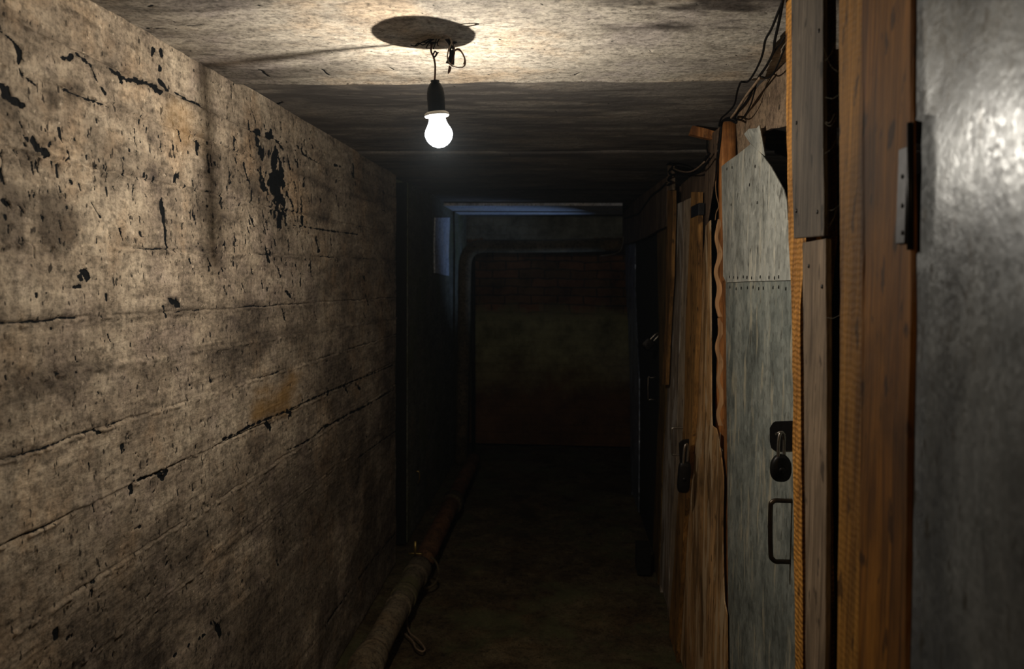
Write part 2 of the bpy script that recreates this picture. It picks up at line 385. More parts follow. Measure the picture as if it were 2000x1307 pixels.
# ------------------------------------------------------------------ relief of walls and ceiling
RNG = np.random.default_rng(11)
LAT = [RNG.random((256, 256)) for _ in range(8)]
def vnoise(u, v, k=0):
    iu = np.floor(u).astype(int); iv = np.floor(v).astype(int); fu = u-iu; fv = v-iv
    fu = fu*fu*(3-2*fu); fv = fv*fv*(3-2*fv); L = LAT[k % 8]
    a = L[iu % 256, iv % 256]; b = L[(iu+1) % 256, iv % 256]; c = L[iu % 256, (iv+1) % 256]; d = L[(iu+1) % 256, (iv+1) % 256]
    return (a*(1-fu)+b*fu)*(1-fv)+(c*(1-fu)+d*fu)*fv
def fbm(u, v, o=4, k=0):
    s = 0; a = 1; t = 0
    for i in range(o):
        s = s+a*vnoise(u*2**i+17*i, v*2**i+31*i, k+i); t += a; a *= 0.55
    return s/t
def polydist(A, B, pts):
    """distance from grid points (A,B) to a polyline"""
    d = np.full(A.shape, 9.0)
    for (a0, b0), (a1, b1) in zip(pts[:-1], pts[1:]):
        ux, uy = a1-a0, b1-b0; L2 = ux*ux+uy*uy+1e-12
        t = np.clip(((A-a0)*ux+(B-b0)*uy)/L2, 0, 1)
        d = np.minimum(d, np.hypot(A-a0-t*ux, B-b0-t*uy))
    return d
def sstep(x, a, b):
    t = np.clip((x-a)/(b-a), 0, 1); return t*t*(3-2*t)
def gridmesh(name, P, marks, mat, flip=False):
    """P: (n,m,3) positions"""
    n, m, _ = P.shape
    idx = np.arange(n*m).reshape(n, m)
    q = np.stack([idx[:-1, :-1], idx[1:, :-1], idx[1:, 1:], idx[:-1, 1:]], -1).reshape(-1, 4)
    if flip: q = q[:, ::-1]
    me = bpy.data.meshes.new(name)
    me.vertices.add(n*m); me.vertices.foreach_set('co', P.reshape(-1).astype(np.float32))
    me.loops.add(q.size); me.loops.foreach_set('vertex_index', q.reshape(-1).astype(np.int32))
    me.polygons.add(len(q)); me.polygons.foreach_set('loop_start', np.arange(0, q.size, 4, dtype=np.int32))
    me.polygons.foreach_set('use_smooth', np.ones(len(q), dtype=bool))
    me.update(calc_edges=True)
    if marks is not None:
        at = me.attributes.new('marks', 'FLOAT_COLOR', 'POINT')
        c = np.concatenate([marks.reshape(-1, 3), np.ones((n*m, 1))], 1)
        at.data.foreach_set('color', c.reshape(-1).astype(np.float32))
    me.materials.append(mat)
    o = bpy.data.objects.new(name, me); COL.objects.link(o); o['kind'] = 'structure'
    return o

# --- left wall, board-marked concrete
def build_left_wall():
    ys = [-2.4, -1.6, -0.8, 0, 0.4, 0.7, 0.88]
    y = 0.90
    while y < 3.985: ys.append(y); y += 1.45*y*y/1305
    ys.append(3.985); ys = np.array(ys)
    zs = np.concatenate([np.linspace(0, 0.7, 90), np.linspace(0.703, 1.95, 560), np.linspace(1.952, 2.06, 52)])
    Yg, Zg = np.meshgrid(ys, zs, indexing='ij'); z = Zg-EYE
    x = np.zeros_like(Yg); tar = np.zeros_like(Yg); dirt = np.zeros_like(Yg); och = np.zeros_like(Yg)
    wob = (fbm(Yg*9, Zg*2, 4, 1)-0.5)*0.012+(fbm(Yg*60, Zg*2, 3, 2)-0.5)*0.006
    joints = [(.395, -.002), (.32, 0), (.19, .003), (.042, .008), (-.085, -.016), (-.178, -.02), (-.30, -.009), (-.435, -.012), (-.585, -.002), (-.72, -.02), (-.86, -.045), (-1.28, -.03)]
    for i, (z0, sl) in enumerate(joints):
        zl = z0+sl*(Yg-1.15)+wob*(0.7 if i else 0.4)
        step = ((i*37) % 5-2)*0.0014
        x += step*sstep(z-zl, -0.0015, 0.0015)
        brk = fbm(Yg*5+i*9, Zg*0+i, 3, i)
        w_ = 0.0018+0.004*np.clip(fbm(Yg*34+i, Zg*0+i, 3, i+1)-0.35, 0, 1)
        g = np.exp(-((z-zl)/w_)**2)*sstep(brk, 0.30, 0.45)
        x -= g*(0.004 if i not in (5, 9) else 0.0005)
        tar = np.maximum(tar, g*sstep(brk, 0.42, 0.60)*(0.75 if i in (3, 4, 6, 7) else 0.45))
        dirt = np.maximum(dirt, 0.5*np.exp(-((z-zl)/0.014)**2)*sstep(fbm(Yg*3+i, Zg*12, 3, i+2), 0.45, 0.65))
        # crumbly ridge of grout under the joint
        x += 0.0045*np.exp(-((z-zl+0.005)/0.005)**2)*sstep(fbm(Yg*45, Zg*45, 3, i+3), 0.45, 0.7)
    # broad smear line
    zl = -.178-.02*(Yg-1.15); dirt = np.maximum(dirt, 0.65*np.exp(-((z-zl)/0.018)**2)*sstep(fbm(Yg*4, Zg*14, 4, 3), .32, .6))
    # surface waviness
    x += (fbm(Yg*3.1, Zg*5, 5, 2)-0.5)*0.012
    x += (fbm(Yg*22, Zg*30, 4, 4)-0.5)*0.0035
    x += (fbm(Yg*5, Zg*150, 3, 5)-0.5)*0.0016
    pit = fbm(Yg*70, Zg*55, 3, 6); pm = sstep(pit, 0.74, 0.80)*sstep(fbm(Yg*3, Zg*3, 3, 1), .42, .6)
    x -= 0.003*pm; tar = np.maximum(tar, 0.7*pm)
    nz = (fbm(Yg*60, Zg*40, 4, 3)-0.5)
    def px(pts): return [(p.y, p.z) for p in (onX(a, b, XL) for a, b in pts)]
    def line(pts, wpx, depth=0.0026, am=1.0):
        q = px(pts); yc = sum(a for a, b in q)/len(q); w_ = wpx*yc/1305
        lo = min(a for a, b in q)-0.05; hi = max(a for a, b in q)+0.05
        i0, i1 = np.searchsorted(ys, lo), np.searchsorted(ys, hi)
        bl, bh = min(b for a, b in q)-0.05, max(b for a, b in q)+0.05
        j0, j1 = np.searchsorted(zs, bl), np.searchsorted(zs, bh)
        S = (slice(i0, i1), slice(j0, j1))
        d = polydist(Yg[S]*0.55, Zg[S], [(a*0.55, b) for a, b in q])+nz[S]*w_*2.4
        k = 1-sstep(d, w_*0.35, w_*0.75)
        x[S] -= depth*k; tar[S] = np.maximum(tar[S], k*am)
    K = [([(2, 60), (15, 68), (28, 80), (40, 98), (42, 112), (36, 128), (44, 145), (70, 166)], 5),
         ([(120, 112), (134, 114), (142, 110)], 6), ([(152, 106), (168, 118), (182, 130)], 6), ([(184, 134), (190, 152), (204, 176)], 2.5), ([(205, 172), (210, 182)], 5),
         ([(217, 133), (238, 148), (256, 158), (274, 157), (298, 164), (314, 178)], 6.5), ([(240, 150), (242, 162)], 4), ([(319, 156), (332, 176)], 5),
         ([(306, 96), (304, 108)], 5), ([(320, 100), (321, 107)], 5), ([(319, 130), (318, 137)], 6), ([(345, 180), (372, 196), (392, 204), (404, 216)], 2),
         ([(10, 168), (14, 188), (26, 198), (55, 208)], 8), ([(125, 176), (160, 190), (215, 210)], 3.5),
         ([(320, 396), (324, 430), (328, 484)], 5), ([(385, 420), (388, 452)], 2.5), ([(184, 395), (200, 425)], 2), ([(40, 400), (55, 420)], 3),
         ([(62, 275), (75, 290), (88, 300)], 9), ([(0, 330), (14, 360)], 8), ([(6, 390), (16, 396)], 8),
         ([(166, 530), (176, 542), (190, 546)], 7), ([(150, 562), (158, 560)], 8), ([(340, 586), (350, 598)], 9), ([(212, 575), (213, 588)], 3),
         ([(500, 258), (508, 262)], 8), ([(524, 264), (532, 266)], 8), ([(503, 276), (506, 296)], 9), ([(505, 292), (508, 299)], 12), ([(535, 268), (546, 280), (552, 290)], 4),
         ([(532, 262), (538, 272)], 8), ([(534, 308), (541, 345), (543, 380), (545, 405)], 24), ([(544, 395), (547, 436)], 14), ([(547, 318), (553, 372)], 15), ([(534, 345), (538, 372)], 14), ([(508, 328), (512, 365)], 5), ([(504, 332), (514, 348), (516, 370)], 5),
         ([(522, 345), (532, 380)], 5), ([(560, 300), (566, 330)], 3), ([(560, 375), (572, 402)], 5), ([(478, 322), (484, 352)], 4), ([(548, 390), (560, 410)], 6), ([(590, 425), (592, 440)], 5), ([(556, 410), (560, 440)], 3.5),
         ([(582, 284), (592, 294), (597, 304), (612, 312), (622, 318)], 3), ([(655, 322), (668, 326)], 3), ([(380, 410), (384, 430)], 3), ([(345, 345), (343, 355)], 4),
         ([(575, 440), (640, 450), (700, 458)], 2), ([(520, 480), (526, 510)], 4), ([(536, 500), (548, 540)], 4), ([(560, 570), (572, 584)], 3),
         ([(312, 922), (318, 934)], 8), ([(258, 952), (264, 964)], 9), ([(262, 940), (300, 928), (326, 921)], 4), ([(520, 828), (530, 836)], 6), ([(560, 803), (570, 812)], 7),
         ([(674, 752), (680, 766)], 4), ([(698, 750), (704, 760)], 4), ([(440, 858), (500, 828), (560, 803), (640, 765), (700, 742), (768, 714)], 2.5),
         ([(630, 836), (650, 828), (680, 810), (720, 790), (768, 762)], 2.8), ([(560, 880), (590, 868), (615, 852), (632, 836)], 2),
         ([(260, 1036), (276, 1028)], 6), ([(412, 1214), (424, 1224), (432, 1240)], 6), ([(110, 1232), (118, 1246)], 7), ([(330, 1290), (360, 1268), (400, 1240)], 1.8), ([(640, 1216), (700, 1130), (772, 1042)], 2),
         ([(240, 870), (240, 884)], 6), ([(186, 838), (196, 846)], 5), ([(372, 752), (376, 760)], 5), ([(700, 895), (740, 866), (775, 842)], 1.6)]
    for p_, w_ in K: line(p_, w_)
    r = random.Random(3)
    for i in range(900):     # short vertical slits left by the shuttering grain
        a = r.uniform(0, 765)
        b = 230+abs(r.gauss(0, 1))*150 if r.random() < .75 else r.uniform(200, 1200)
        if r.random() < .3: a = r.gauss(545, 60); b = r.gauss(430, 90)
        if not (0 <= a < 768): continue
        L_ = r.uniform(2, 7)+r.random()**3*26*(0.6 if b > 650 else 1); 
        zc = onX(a, b, XL).z
        if zc > 2.02: continue
        line([(a, b), (a+r.uniform(0, .35)*L_, b+L_)], r.uniform(1.0, 2.2) if r.random() < .88 else r.uniform(2.2, 4.2), 0.0015, r.uniform(.4, 1))
    # rust stain
    c0 = onX(548, 775, XL); d = np.hypot((Yg-c0.y)*0.40, (Zg-c0.z)*1.0)+(fbm(Yg*7, Zg*15, 6, 5)-.5)*0.17
    och = (1-sstep(d, 0.0, 0.10))*0.75
    c1 = onX(355, 250, XL); d = np.hypot((Yg-c1.y)*0.6, (Zg-c1.z)*0.8)+(fbm(Yg*12, Zg*12, 4, 6)-.5)*0.1
    och = np.maximum(och, (1-sstep(d, 0.0, 0.07))*0.35)
    # dirt clouds
    dirt = np.maximum(dirt, 0.55*sstep(fbm(Yg*2.4, Zg*4.5, 5, 7), .52, .70))
    low = sstep(1.28-Zg, 0, 0.5); dirt = np.maximum(dirt, low*0.62*sstep(fbm(Yg*5, Zg*4, 5, 4), .30, .58))
    def blob(a, b, rp, am):
        c_ = onX(a, b, XL); sc_ = rp*c_.y/1305
        d_ = np.hypot((Yg-c_.y)*0.6, Zg-c_.z)/sc_+(fbm(Yg*14, Zg*18, 5, 6)-.5)*1.9
        return am*(1-sstep(d_, 0.35, 1.0))
    blobs = [(20, 230, 45, .7), (70, 300, 40, .55), (110, 430, 55, .75), (20, 400, 60, .7), (150, 175, 30, .6), (40, 470, 30, .6), (100, 190, 26, .7), (440, 420, 55, .35), (545, 490, 40, .6),
             (345, 590, 18, .8), (250, 340, 40, .4), (60, 745, 50, .6), (150, 740, 40, .5), (230, 465, 40, .35), (480, 290, 18, .6), (405, 350, 40, .5), (350, 150, 14, .6), (540, 440, 50, .5), (110, 620, 30, .3), (600, 950, 70, .5), (520, 1180, 90, .5), (720, 880, 60, .45), (330, 1250, 80, .4), (190, 880, 30, .4)]  # mostly mottled dirt; one blob paints in the lamp's shadow band
    for q in blobs: dirt = np.maximum(dirt, blob(*q)*(1-0))
    # clean upper casting, above the crack
    up = sstep(z-.40, -0.01, 0.03); dirt *= 1-0.6*up
    P = np.stack([XL+x, Yg, Zg], -1)
    P[0:7, :, 0] = XL
    return gridmesh('wall_left', P, np.stack([tar, np.clip(dirt, 0, 1), och], -1), M['wall'], flip=False)
build_left_wall()
Ys1 = onZ(900, 163, CEIL).y; Ys2 = onZ(900, 301, CEIL).y; Ys3 = onZ(1000, 372, CEIL).y

# --- ceiling slabs
def build_ceiling():
    ys = [-2.4, -1.5, -0.5, 0.5, 1.0, 1.2]
    y = 1.3
    while y < YB: ys.append(y); y += 1.5*y*y/750
    ys.append(YB)
    for s in (Ys1, Ys2, Ys3): ys += [s-.006, s-.002, s+.002, s+.006]
    ys = np.array(sorted(ys))
    xs = np.concatenate([np.linspace(XL-.02, 0.62, 430), np.linspace(0.66, 1.5, 12)])
    Xg, Yg = np.meshgrid(xs, ys, indexing='ij')
    z = np.zeros_like(Xg); tar = np.zeros_like(Xg); dirt = np.zeros_like(Xg); och = np.zeros_like(Xg)
    e1 = Ys1+(fbm(Xg*6, Xg*0+2, 4, 2)-.5)*0.03
    e2 = Ys2+(fbm(Xg*4, Xg*0+5, 3, 3)-.5)*0.03
    e3 = Ys3
    s2 = sstep(Yg-e1, -0.006, 0.006)
    z += 0.010*s2
    z += -0.004*sstep(Yg-e2, -.006, .006)+0.01*np.exp(-((Yg-e2)/.008)**2)
    z += 0.012*sstep(Yg-e3, -.01, .01)
    z += -0.003*np.exp(-((Yg-e1+.010)/.008)**2)
    z += (fbm(Xg*2.5, Yg*5, 5, 1)-.5)*0.012+(fbm(Xg*9, Yg*60, 4, 3)-.5)*0.003
    och = s2*(0.72+0.28*sstep(fbm(Xg*3, Yg*9, 4, 6), .35, .6))*(1-0.30*sstep(fbm(Xg*5, Yg*26, 4, 2), .5, .7))
    edge = np.exp(-((Yg-e1+.02)/.02)**2); dirt = np.maximum(dirt, 0.25*edge*sstep(fbm(Xg*6, Yg*40, 3, 1), .5, .7))
    # soot on the near slab towards the right
    c = sstep(Xg, -0.16, 0.22)*(1-sstep(Yg+(fbm(Xg*6, Yg*9, 4, 3)-.5)*.3, 1.56, 1.78))
    dirt = np.maximum(dirt, c*sstep(fbm(Xg*7, Yg*13, 5, 5)+0.22*c, .48, .72)*1.0)
    dirt *= 1-sstep(Xg, .34, .40)*sstep(Yg, 1.42, 1.55)
    # streaky grime on the left half of the near slab
    c = sstep(-Xg, 0.42, 0.66)
    dirt = np.maximum(dirt, c*(1-s2)*0.62*sstep(fbm(Xg*2.2, Yg*12, 5, 7), .38, .66))
    for a, b in (((140, 225), (240, 208)),):
        pass
    def px(pts): return [(p.x, p.y) for p in (onZ(a, b, CEIL) for a, b in pts)]
    def line(pts, wpx, am=1.0, dp=0.002):
        q = px(pts); yc = sum(b for a, b in q)/len(q); w_ = wpx*yc/1500
        m0 = min(a for a, b in q)-.08; m1 = max(a for a, b in q)+.08
        i0, i1 = np.searchsorted(xs, m0), np.searchsorted(xs, m1); S = slice(i0, i1)
        d = polydist(Xg[S], Yg[S]*0.5, [(a, b*0.5) for a, b in q])
        k = 1-sstep(d, w_*.5, w_*1.1); tar[S] = np.maximum(tar[S], k*am); z[S] += dp*k
    for p_, w_ in [([(507, 136), (524, 150)], 3.5), ([(630, 136), (642, 148)], 3), ([(286, 58), (298, 56)], 2), ([(306, 57), (320, 56)], 2), ([(364, 52), (396, 49)], 1.5),
                   ([(760, 132), (775, 139)], 2), ([(1122, 148), (1132, 143)], 2), ([(530, 216), (552, 208)], 3.5), ([(290, 12), (298, 8)], 3), ([(500, 10), (508, 14)], 2)]:
        line(p_, w_, 0.9)
    r = random.Random(5)
    for i in range(150):
        a = r.uniform(280, 1450); b = r.uniform(0, 330)
        p = onZ(a, b, CEIL)
        if p.x < XL+.05 or p.x > 0.45: continue
        l = r.uniform(1.5, 5); line([(a, b), (a+l, b+r.uniform(-1, 2))], r.uniform(.8, 1.7), 0.8, .001)
    P = np.stack([Xg, Yg, CEIL+z], -1)
    return gridmesh('ceiling', P, np.stack([tar, np.clip(dirt, 0, 1), np.clip(och, 0, 1)], -1), M['ceil'], flip=False)
build_ceiling()

def build_floor():
    xs = np.linspace(-1.1, 1.5, 150); ys = np.linspace(-2.4, YB, 420)
    Xg, Yg = np.meshgrid(xs, ys, indexing='ij')
    z = (fbm(Xg*3, Yg*3, 5, 2)-.5)*0.035+(fbm(Xg*16, Yg*16, 4, 4)-.5)*0.012-0.012
    o = gridmesh('floor', np.stack([Xg, Yg, z], -1), None, M['floor'])
build_floor()

def struct(name, b, mat):
    o = box(name, b, mat, None, 0); o['kind'] = 'structure'; return o
YG0, YG1 = 3.99, onX(796, 700, XL).y          # the dark vertical slot in the left wall
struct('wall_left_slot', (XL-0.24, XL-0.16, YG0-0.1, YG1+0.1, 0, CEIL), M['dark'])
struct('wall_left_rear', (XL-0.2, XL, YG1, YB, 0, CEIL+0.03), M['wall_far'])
struct('trim_1', (XL-0.15, XL-0.004, YG1-0.03, YG1-0.001, 0, CEIL), M['dark'])  # near-black board added to keep the slot as dark as shade
struct('wall_back', (XL-0.2, 1.5, YB, YB+0.1, 0, CEIL+0.03), M['brick'])
struct('wall_right', (1.45, 1.55, -2.4, YB, 0, CEIL+0.03), M['dark'])
struct('wall_front', (XL-0.2, 1.5, -2.5, -2.4, 0, CEIL+0.03), M['dark'])

# pale blue panels painting the cool light on far ceiling and left wall
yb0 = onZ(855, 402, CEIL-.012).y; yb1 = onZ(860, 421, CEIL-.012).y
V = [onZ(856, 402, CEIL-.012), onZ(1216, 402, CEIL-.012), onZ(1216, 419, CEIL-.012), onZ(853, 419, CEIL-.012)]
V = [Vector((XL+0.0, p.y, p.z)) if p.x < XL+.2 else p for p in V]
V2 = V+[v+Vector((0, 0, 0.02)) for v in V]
o = mesh('trim_2', V2, [[0, 1, 2, 3], [7, 6, 5, 4], [0, 4, 5, 1], [1, 5, 6, 2], [2, 6, 7, 3], [3, 7, 4, 0]], M['bluelit'], bevel=.002); o['kind'] = 'structure'
o = board('trim_3', [(851, 425), (849, 480), (850, 533)], [(879, 425), (877, 480), (877, 539)], XL+.008, -0.012, M['bluelit'], amp=.006, step=.06); o['kind'] = 'structure'

# ------------------------------------------------------------------ the bare bulb
BC = onY(857, 262, 1.662)
SOCK = onY(852, 214, 1.66)
axis = (SOCK-BC).normalized()
TOP = onY(849, 158, 1.66)
ax2 = (TOP-SOCK).normalized()
t = empty('hanging_lamp', onY(845, 90, 1.68), 'bare glowing light bulb in black socket hanging from the ceiling by a cord', 'lamp')
prof = [(0.0005, -0.0292), (0.008, -0.0282), (0.016, -0.0245), (0.0225, -0.019), (0.0272, -0.012), (0.0300, -0.003), (0.0298, 0.003), (0.0280, 0.009), (0.0250, 0.0145), (0.0215, 0.0205), (0.0190, 0.027), (0.0175, 0.034), (0.0165, 0.041), (0.0160, 0.0435)]
n = NT('glowing_bulb_glass')
for q in list(n.t.nodes):
    if q.type != 'OUTPUT_MATERIAL': n.t.nodes.remove(q)
outp = [q for q in n.t.nodes if q.type == 'OUTPUT_MATERIAL'][0]
em = n.n('ShaderNodeEmission'); em.inputs[0].default_value = (0.93, 0.98, 1.0, 1); em.inputs[1].default_value = 6.0
tr = n.n('ShaderNodeBsdfTransparent'); ad = n.n('ShaderNodeAddShader')
n.l(em.outputs[0], ad.inputs[0]); n.l(tr.outputs[0], ad.inputs[1]); n.l(ad.outputs[0], outp.inputs[0])
M['glow'] = n.m
g = lathe('bulb', prof, BC, M['glow'], t, axis)
# opaque rod added inside the bulb to cast the wall's shadow stripe
side = Vector((-0.0129, 0.0136, 0))
tube('bulb_shadow_rod', [BC+side-axis*0.020, BC+side+axis*0.026], 0.0008, M['bakelite'], g, 6, 1)
FB = BC+axis*0.0400
lathe('socket_ring', [(0.0165, 0.0025), (0.0215, -0.001), (0.0250, -0.0025), (0.0268, -0.0005), (0.0262, 0.0035), (0.0225, 0.0060), (0.0185, 0.0065), (0.0165, 0.004)], FB, M['flange'], t, axis)
H = (TOP-FB).length-0.006
lathe('socket', [(0.0172, 0.0), (0.0185, 0.004), (0.0190, 0.030), (0.0185, H*0.62), (0.0170, H*0.76), (0.0135, H*0.87), (0.0105, H*0.93), (0.0092, H*0.935), (0.0092, H-0.001), (0.0100, H), (0.003, H+0.001)], FB+ax2*0.006, M['bakelite'], t, ax2)
cz = onZ(845, 82, CEIL).y
tube('cord', [TOP, onY(850, 130, 1.66), onY(847, 112, 1.66), onY(842, 100, 1.665), onY(844, 85, 1.68), onZ(850, 74, CEIL+.004)], 0.0021, M['coppercord'], t, 8)
tube('cord_wrap', [onY(846, 106, 1.661), onY(850, 100, 1.655), onY(853, 106, 1.65), onY(848, 112, 1.655), onY(856, 102, 1.65)], 0.0018, M['tape'], t, 6)
# the light of the bulb, weaker towards its cap
bl = lamp('bulb_light', 'POINT', BC-axis*0.014+Vector((0, 0.0095, 0)), BULB_W, (1.0, 0.92, 0.80), 0.0010)
bl.data.use_nodes = True
lt = bl.data.node_tree; e = lt.nodes['Emission']
tcn = lt.nodes.new('ShaderNodeTexCoord'); sx = lt.nodes.new('ShaderNodeSeparateXYZ'); mr = lt.nodes.new('ShaderNodeMapRange')
lt.links.new(tcn.outputs['Normal'], sx.inputs[0]); lt.links.new(sx.outputs['Z'], mr.inputs['Value'])
mr.inputs['From Min'].default_value = 0.25; mr.inputs['From Max'].default_value = 0.95; mr.inputs['To Min'].default_value = 1.0; mr.inputs['To Max'].default_value = 0.40
lt.links.new(mr.outputs[0], e.inputs['Strength'])

# bunch of wires where the cord leaves the ceiling
YW = 1.655
t = empty('ceiling_wires', onZ(868, 70, CEIL), 'bunch of loose wire ends and black tape at the ceiling beside the bulb cord', 'wires')
def cw(name, pts, r, mat, Y=YW, k=5): return tube(name, [onY(a, b, Y) for a, b in pts], r, mat, t, 6, k)
cw('wire_clump', [(838, 84), (850, 74), (862, 66), (874, 66), (884, 74), (890, 84)], lambda s: 0.005+0.013*sin(pi*s), M['tape'], 1.68)
for k_, pts in enumerate([[(858, 70), (840, 76), (822, 84), (812, 90), (802, 88)], [(856, 72), (840, 80), (826, 88), (818, 84), (810, 90)], [(850, 74), (838, 84), (832, 94)], [(852, 76), (850, 86), (846, 96)], [(848, 72), (834, 82), (824, 82)], [(858, 76), (854, 84), (856, 90)]]):
    cw('wire', pts, 0.0012, M['cable'])
cw('wire', [(866, 70), (876, 72), (882, 82), (876, 98), (874, 114), (880, 126), (892, 132), (903, 132), (909, 124), (907, 112), (901, 101), (893, 97), (887, 100)], 0.0016, M['greycord'], 1.60)
cw('wire', [(876, 70), (885, 86), (888, 102), (884, 118), (880, 128)], 0.0012, M['coppercord'], 1.645)
cw('wire', [(888, 98), (896, 96), (903, 104), (908, 116), (906, 126)], 0.0019, M['coppercord'], 1.597)
cw('wire', [(868, 72), (880, 88), (886, 96)], 0.003, M['tape'], 1.66)
prismY('tape_flag', [(884, 94), (888, 99), (887, 127), (870, 123)], 1.665, 0.003, M['tape'], t)
prismY('tape_flag', [(877, 127), (882, 131), (880, 139), (875, 145), (874, 142)], 1.662, 0.002, M['coppercord'], t)
cw('wire', [(872, 70), (878, 84), (880, 108), (879, 126)], 0.0030, M['cable'], 1.66)

# ------------------------------------------------------------------ near right: post, zinc sheet, boards
t = empty('wooden_post', (0.375, 0.93, 0), 'thick orange-brown wooden post standing floor to ceiling beside the near zinc sheet', 'post')
def edge_table(pts, X):
    q = sorted((onX(a, b, X).z, onX(a, b, X).y) for a, b in pts)
    return lambda z: float(np.interp(z, [k[0] for k in q], [k[1] for k in q]))
e_far = edge_table([(1637, 0), (1639, 300), (1640, 600), (1638, 900), (1634, 1300)], XP)
e_mid = edge_table([(1684, 0), (1684, 300), (1684, 600), (1681, 900), (1676, 1300)], XP)
e_near = edge_table([(1778, 0), (1777, 300), (1781, 600), (1774, 900), (1769, 1300)], XP)
V = []; F = []; nz_ = 60; NS = 12
for i in range(nz_):
    z = CEIL*i/(nz_-1)*0.998
    rj = lambda k: random.uniform(-1, 1)*k
    yf = e_far(z)+rj(.0008); ym = e_mid(z)+rj(.0006); yn = e_near(z)+rj(.0006)
    x1 = XP+.0062
    inner = [(XP+.0012+0.0010*sin(z*9+u*5)+rj(.0004), ym-.004+(yn+.004-ym+.004)*u) for u in (0, .2, .4, .6, .8, 1)]
    sec = [(XP+.001, yf), (XP, yf-.002), (XP, ym)]+inner+[(XP+.004, yn), (x1, yn), (x1, yf)]
    V += [Vector((x, y, z)) for x, y in sec]
for i in range(nz_-1):
    for j in range(NS): F.append([i*NS+j, i*NS+(j+1) % NS, (i+1)*NS+(j+1) % NS, (i+1)*NS+j])
F += [list(range(NS)), [(nz_-1)*NS+j for j in range(NS)]]
po = mesh('post_timber', V, F, M['post'], t)
po.data.materials.append(M['postsaw'])
for f in po.data.polygons:
    if f.vertices[0] % NS in (0, 1, 2) and f.vertices[1] % NS in (0, 1, 2) and f.vertices[2] % NS in (0, 1, 2) and len(f.vertices) == 4: f.material_index = 1
yB = e_near(1.6)
yl0 = onX(1757, 380, XP).y; yl1 = onX(1775, 380, XP).y
zA = onX(1765, 290, XP).z; zB = onX(1765, 476, XP).z
box('steel_strap', (XP-.003, XP+.0005, yl1, yl0, zB, zA), M['strapsteel'], t, 0.001)
rz0 = onX(1778, 240, XP); rz1 = onX(1778, 488, XP)
tube('hinge_rod', [rz0, rz1], 0.0035, M['blackiron'], t, 10, 1)
for yy in (345, 402, 455):
    p = onX(1763, yy, XP-.003); lathe('strap_nail', [(0.003, -0.001), (0.0025, 0.001), (0.0005, 0.002)], p, M['blackiron'], t, Vector((-1, 0, 0)), 10)

# zinc sheet
yz = 1.065
XZ = XP+.006
def sheet_near():
    pts = [(1781, -30), (1779, 60), (1781, 150), (1780, 232), (1803, 238), (1802, 330), (1800, 420), (1798, 488), (1790, 500), (1787, 560), (1789, 600), (1784, 700), (1786, 780), (1781, 860), (1779, 960), (1780, 1040), (1776, 1120), (1777, 1220), (1774, 1310)]
    e = [onX(a, b, XZ) for a, b in pts]
    e = [Vector((XZ, e[0].y, CEIL-.004))]+e+[Vector((XZ, e[-1].y, 0))]
    e = resample(e, .02, .0018)
    n_ = 24; V = []; F = []
    for i, p in enumerate(e):
        for j in range(n_+1):
            y = p.y+(0.05-p.y)*j/n_
            bx = 0.004*sin(p.z*4+y*9)*min(1, j/3)+0.0025*sin(p.z*11+y*23)*min(1, j/3)
            V.append(Vector((XZ+bx, y, p.z)))
    for i in range(len(e)-1):
        for j in range(n_):
            F.append([i*(n_+1)+j, i*(n_+1)+j+1, (i+1)*(n_+1)+j+1, (i+1)*(n_+1)+j])
    o = mesh('zinc_sheet', V, F, M['galv_near'], smooth=True)
    s = o.modifiers.new('thick', 'SOLIDIFY'); s.thickness = 0.0015; s.offset = 0
    return o
o = setp(sheet_near(), 'large blotchy grey zinc sheet at the right edge with a notched side against the post', 'metal sheet')

# grey boards and orange stud
board('grey_board', [(1545, -20), (1546, 150), (1546, 300), (1550, 466)], [(1607, -20), (1607, 230), (1608, 330), (1609, 461)], XP, 0.007, M['greyboard'], et=True)
bpy.data.objects['grey_board']  # first of its name
g1 = setp(bpy.data.objects['grey_board'], 'short grey weathered board hanging from the ceiling, its cut end above the tan board', 'board')
g2 = setp(board('tan_board', [(1567, 474), (1568, 600), (1570, 800), (1572, 1000), (1573, 1300)], [(1612, 466), (1614, 700), (1614, 900), (1613, 1100), (1611, 1300)], XP+.009, 0.009, M['tanboard'], eb=True), 'narrow tan board reaching the floor below the cut grey board', 'board')
st = setp(board('orange_stud', [(1535, -10), (1536, 240), (1540, 470), (1546, 600), (1549, 800), (1548, 900), (1550, 1000), (1553, 1300)], [(1572, -10), (1573, 300), (1574, 470), (1563, 600), (1564, 800), (1566, 1000), (1568, 1300)], XP+.020, 0.05, M['orange_saw'], eb=True, et=True, amp=.002), 'rough-sawn bright orange stud forming the near jamb of the galvanised door', 'stud')
for par, pts in ((g1, [(1556, 412), (1597, 414), (1556, 240), (1600, 60)]), (g2, [(1580, 520), (1606, 560)])):
    for a, b in pts:
        p = onX(a, b, par.data.vertices[0].co.x+wl(par).x)
        lathe('nail', [(0.0035, 0.0), (0.003, 0.0012), (0.0005, 0.002)], p, M['blackiron'], par, Vector((-1, 0, 0)), 10)
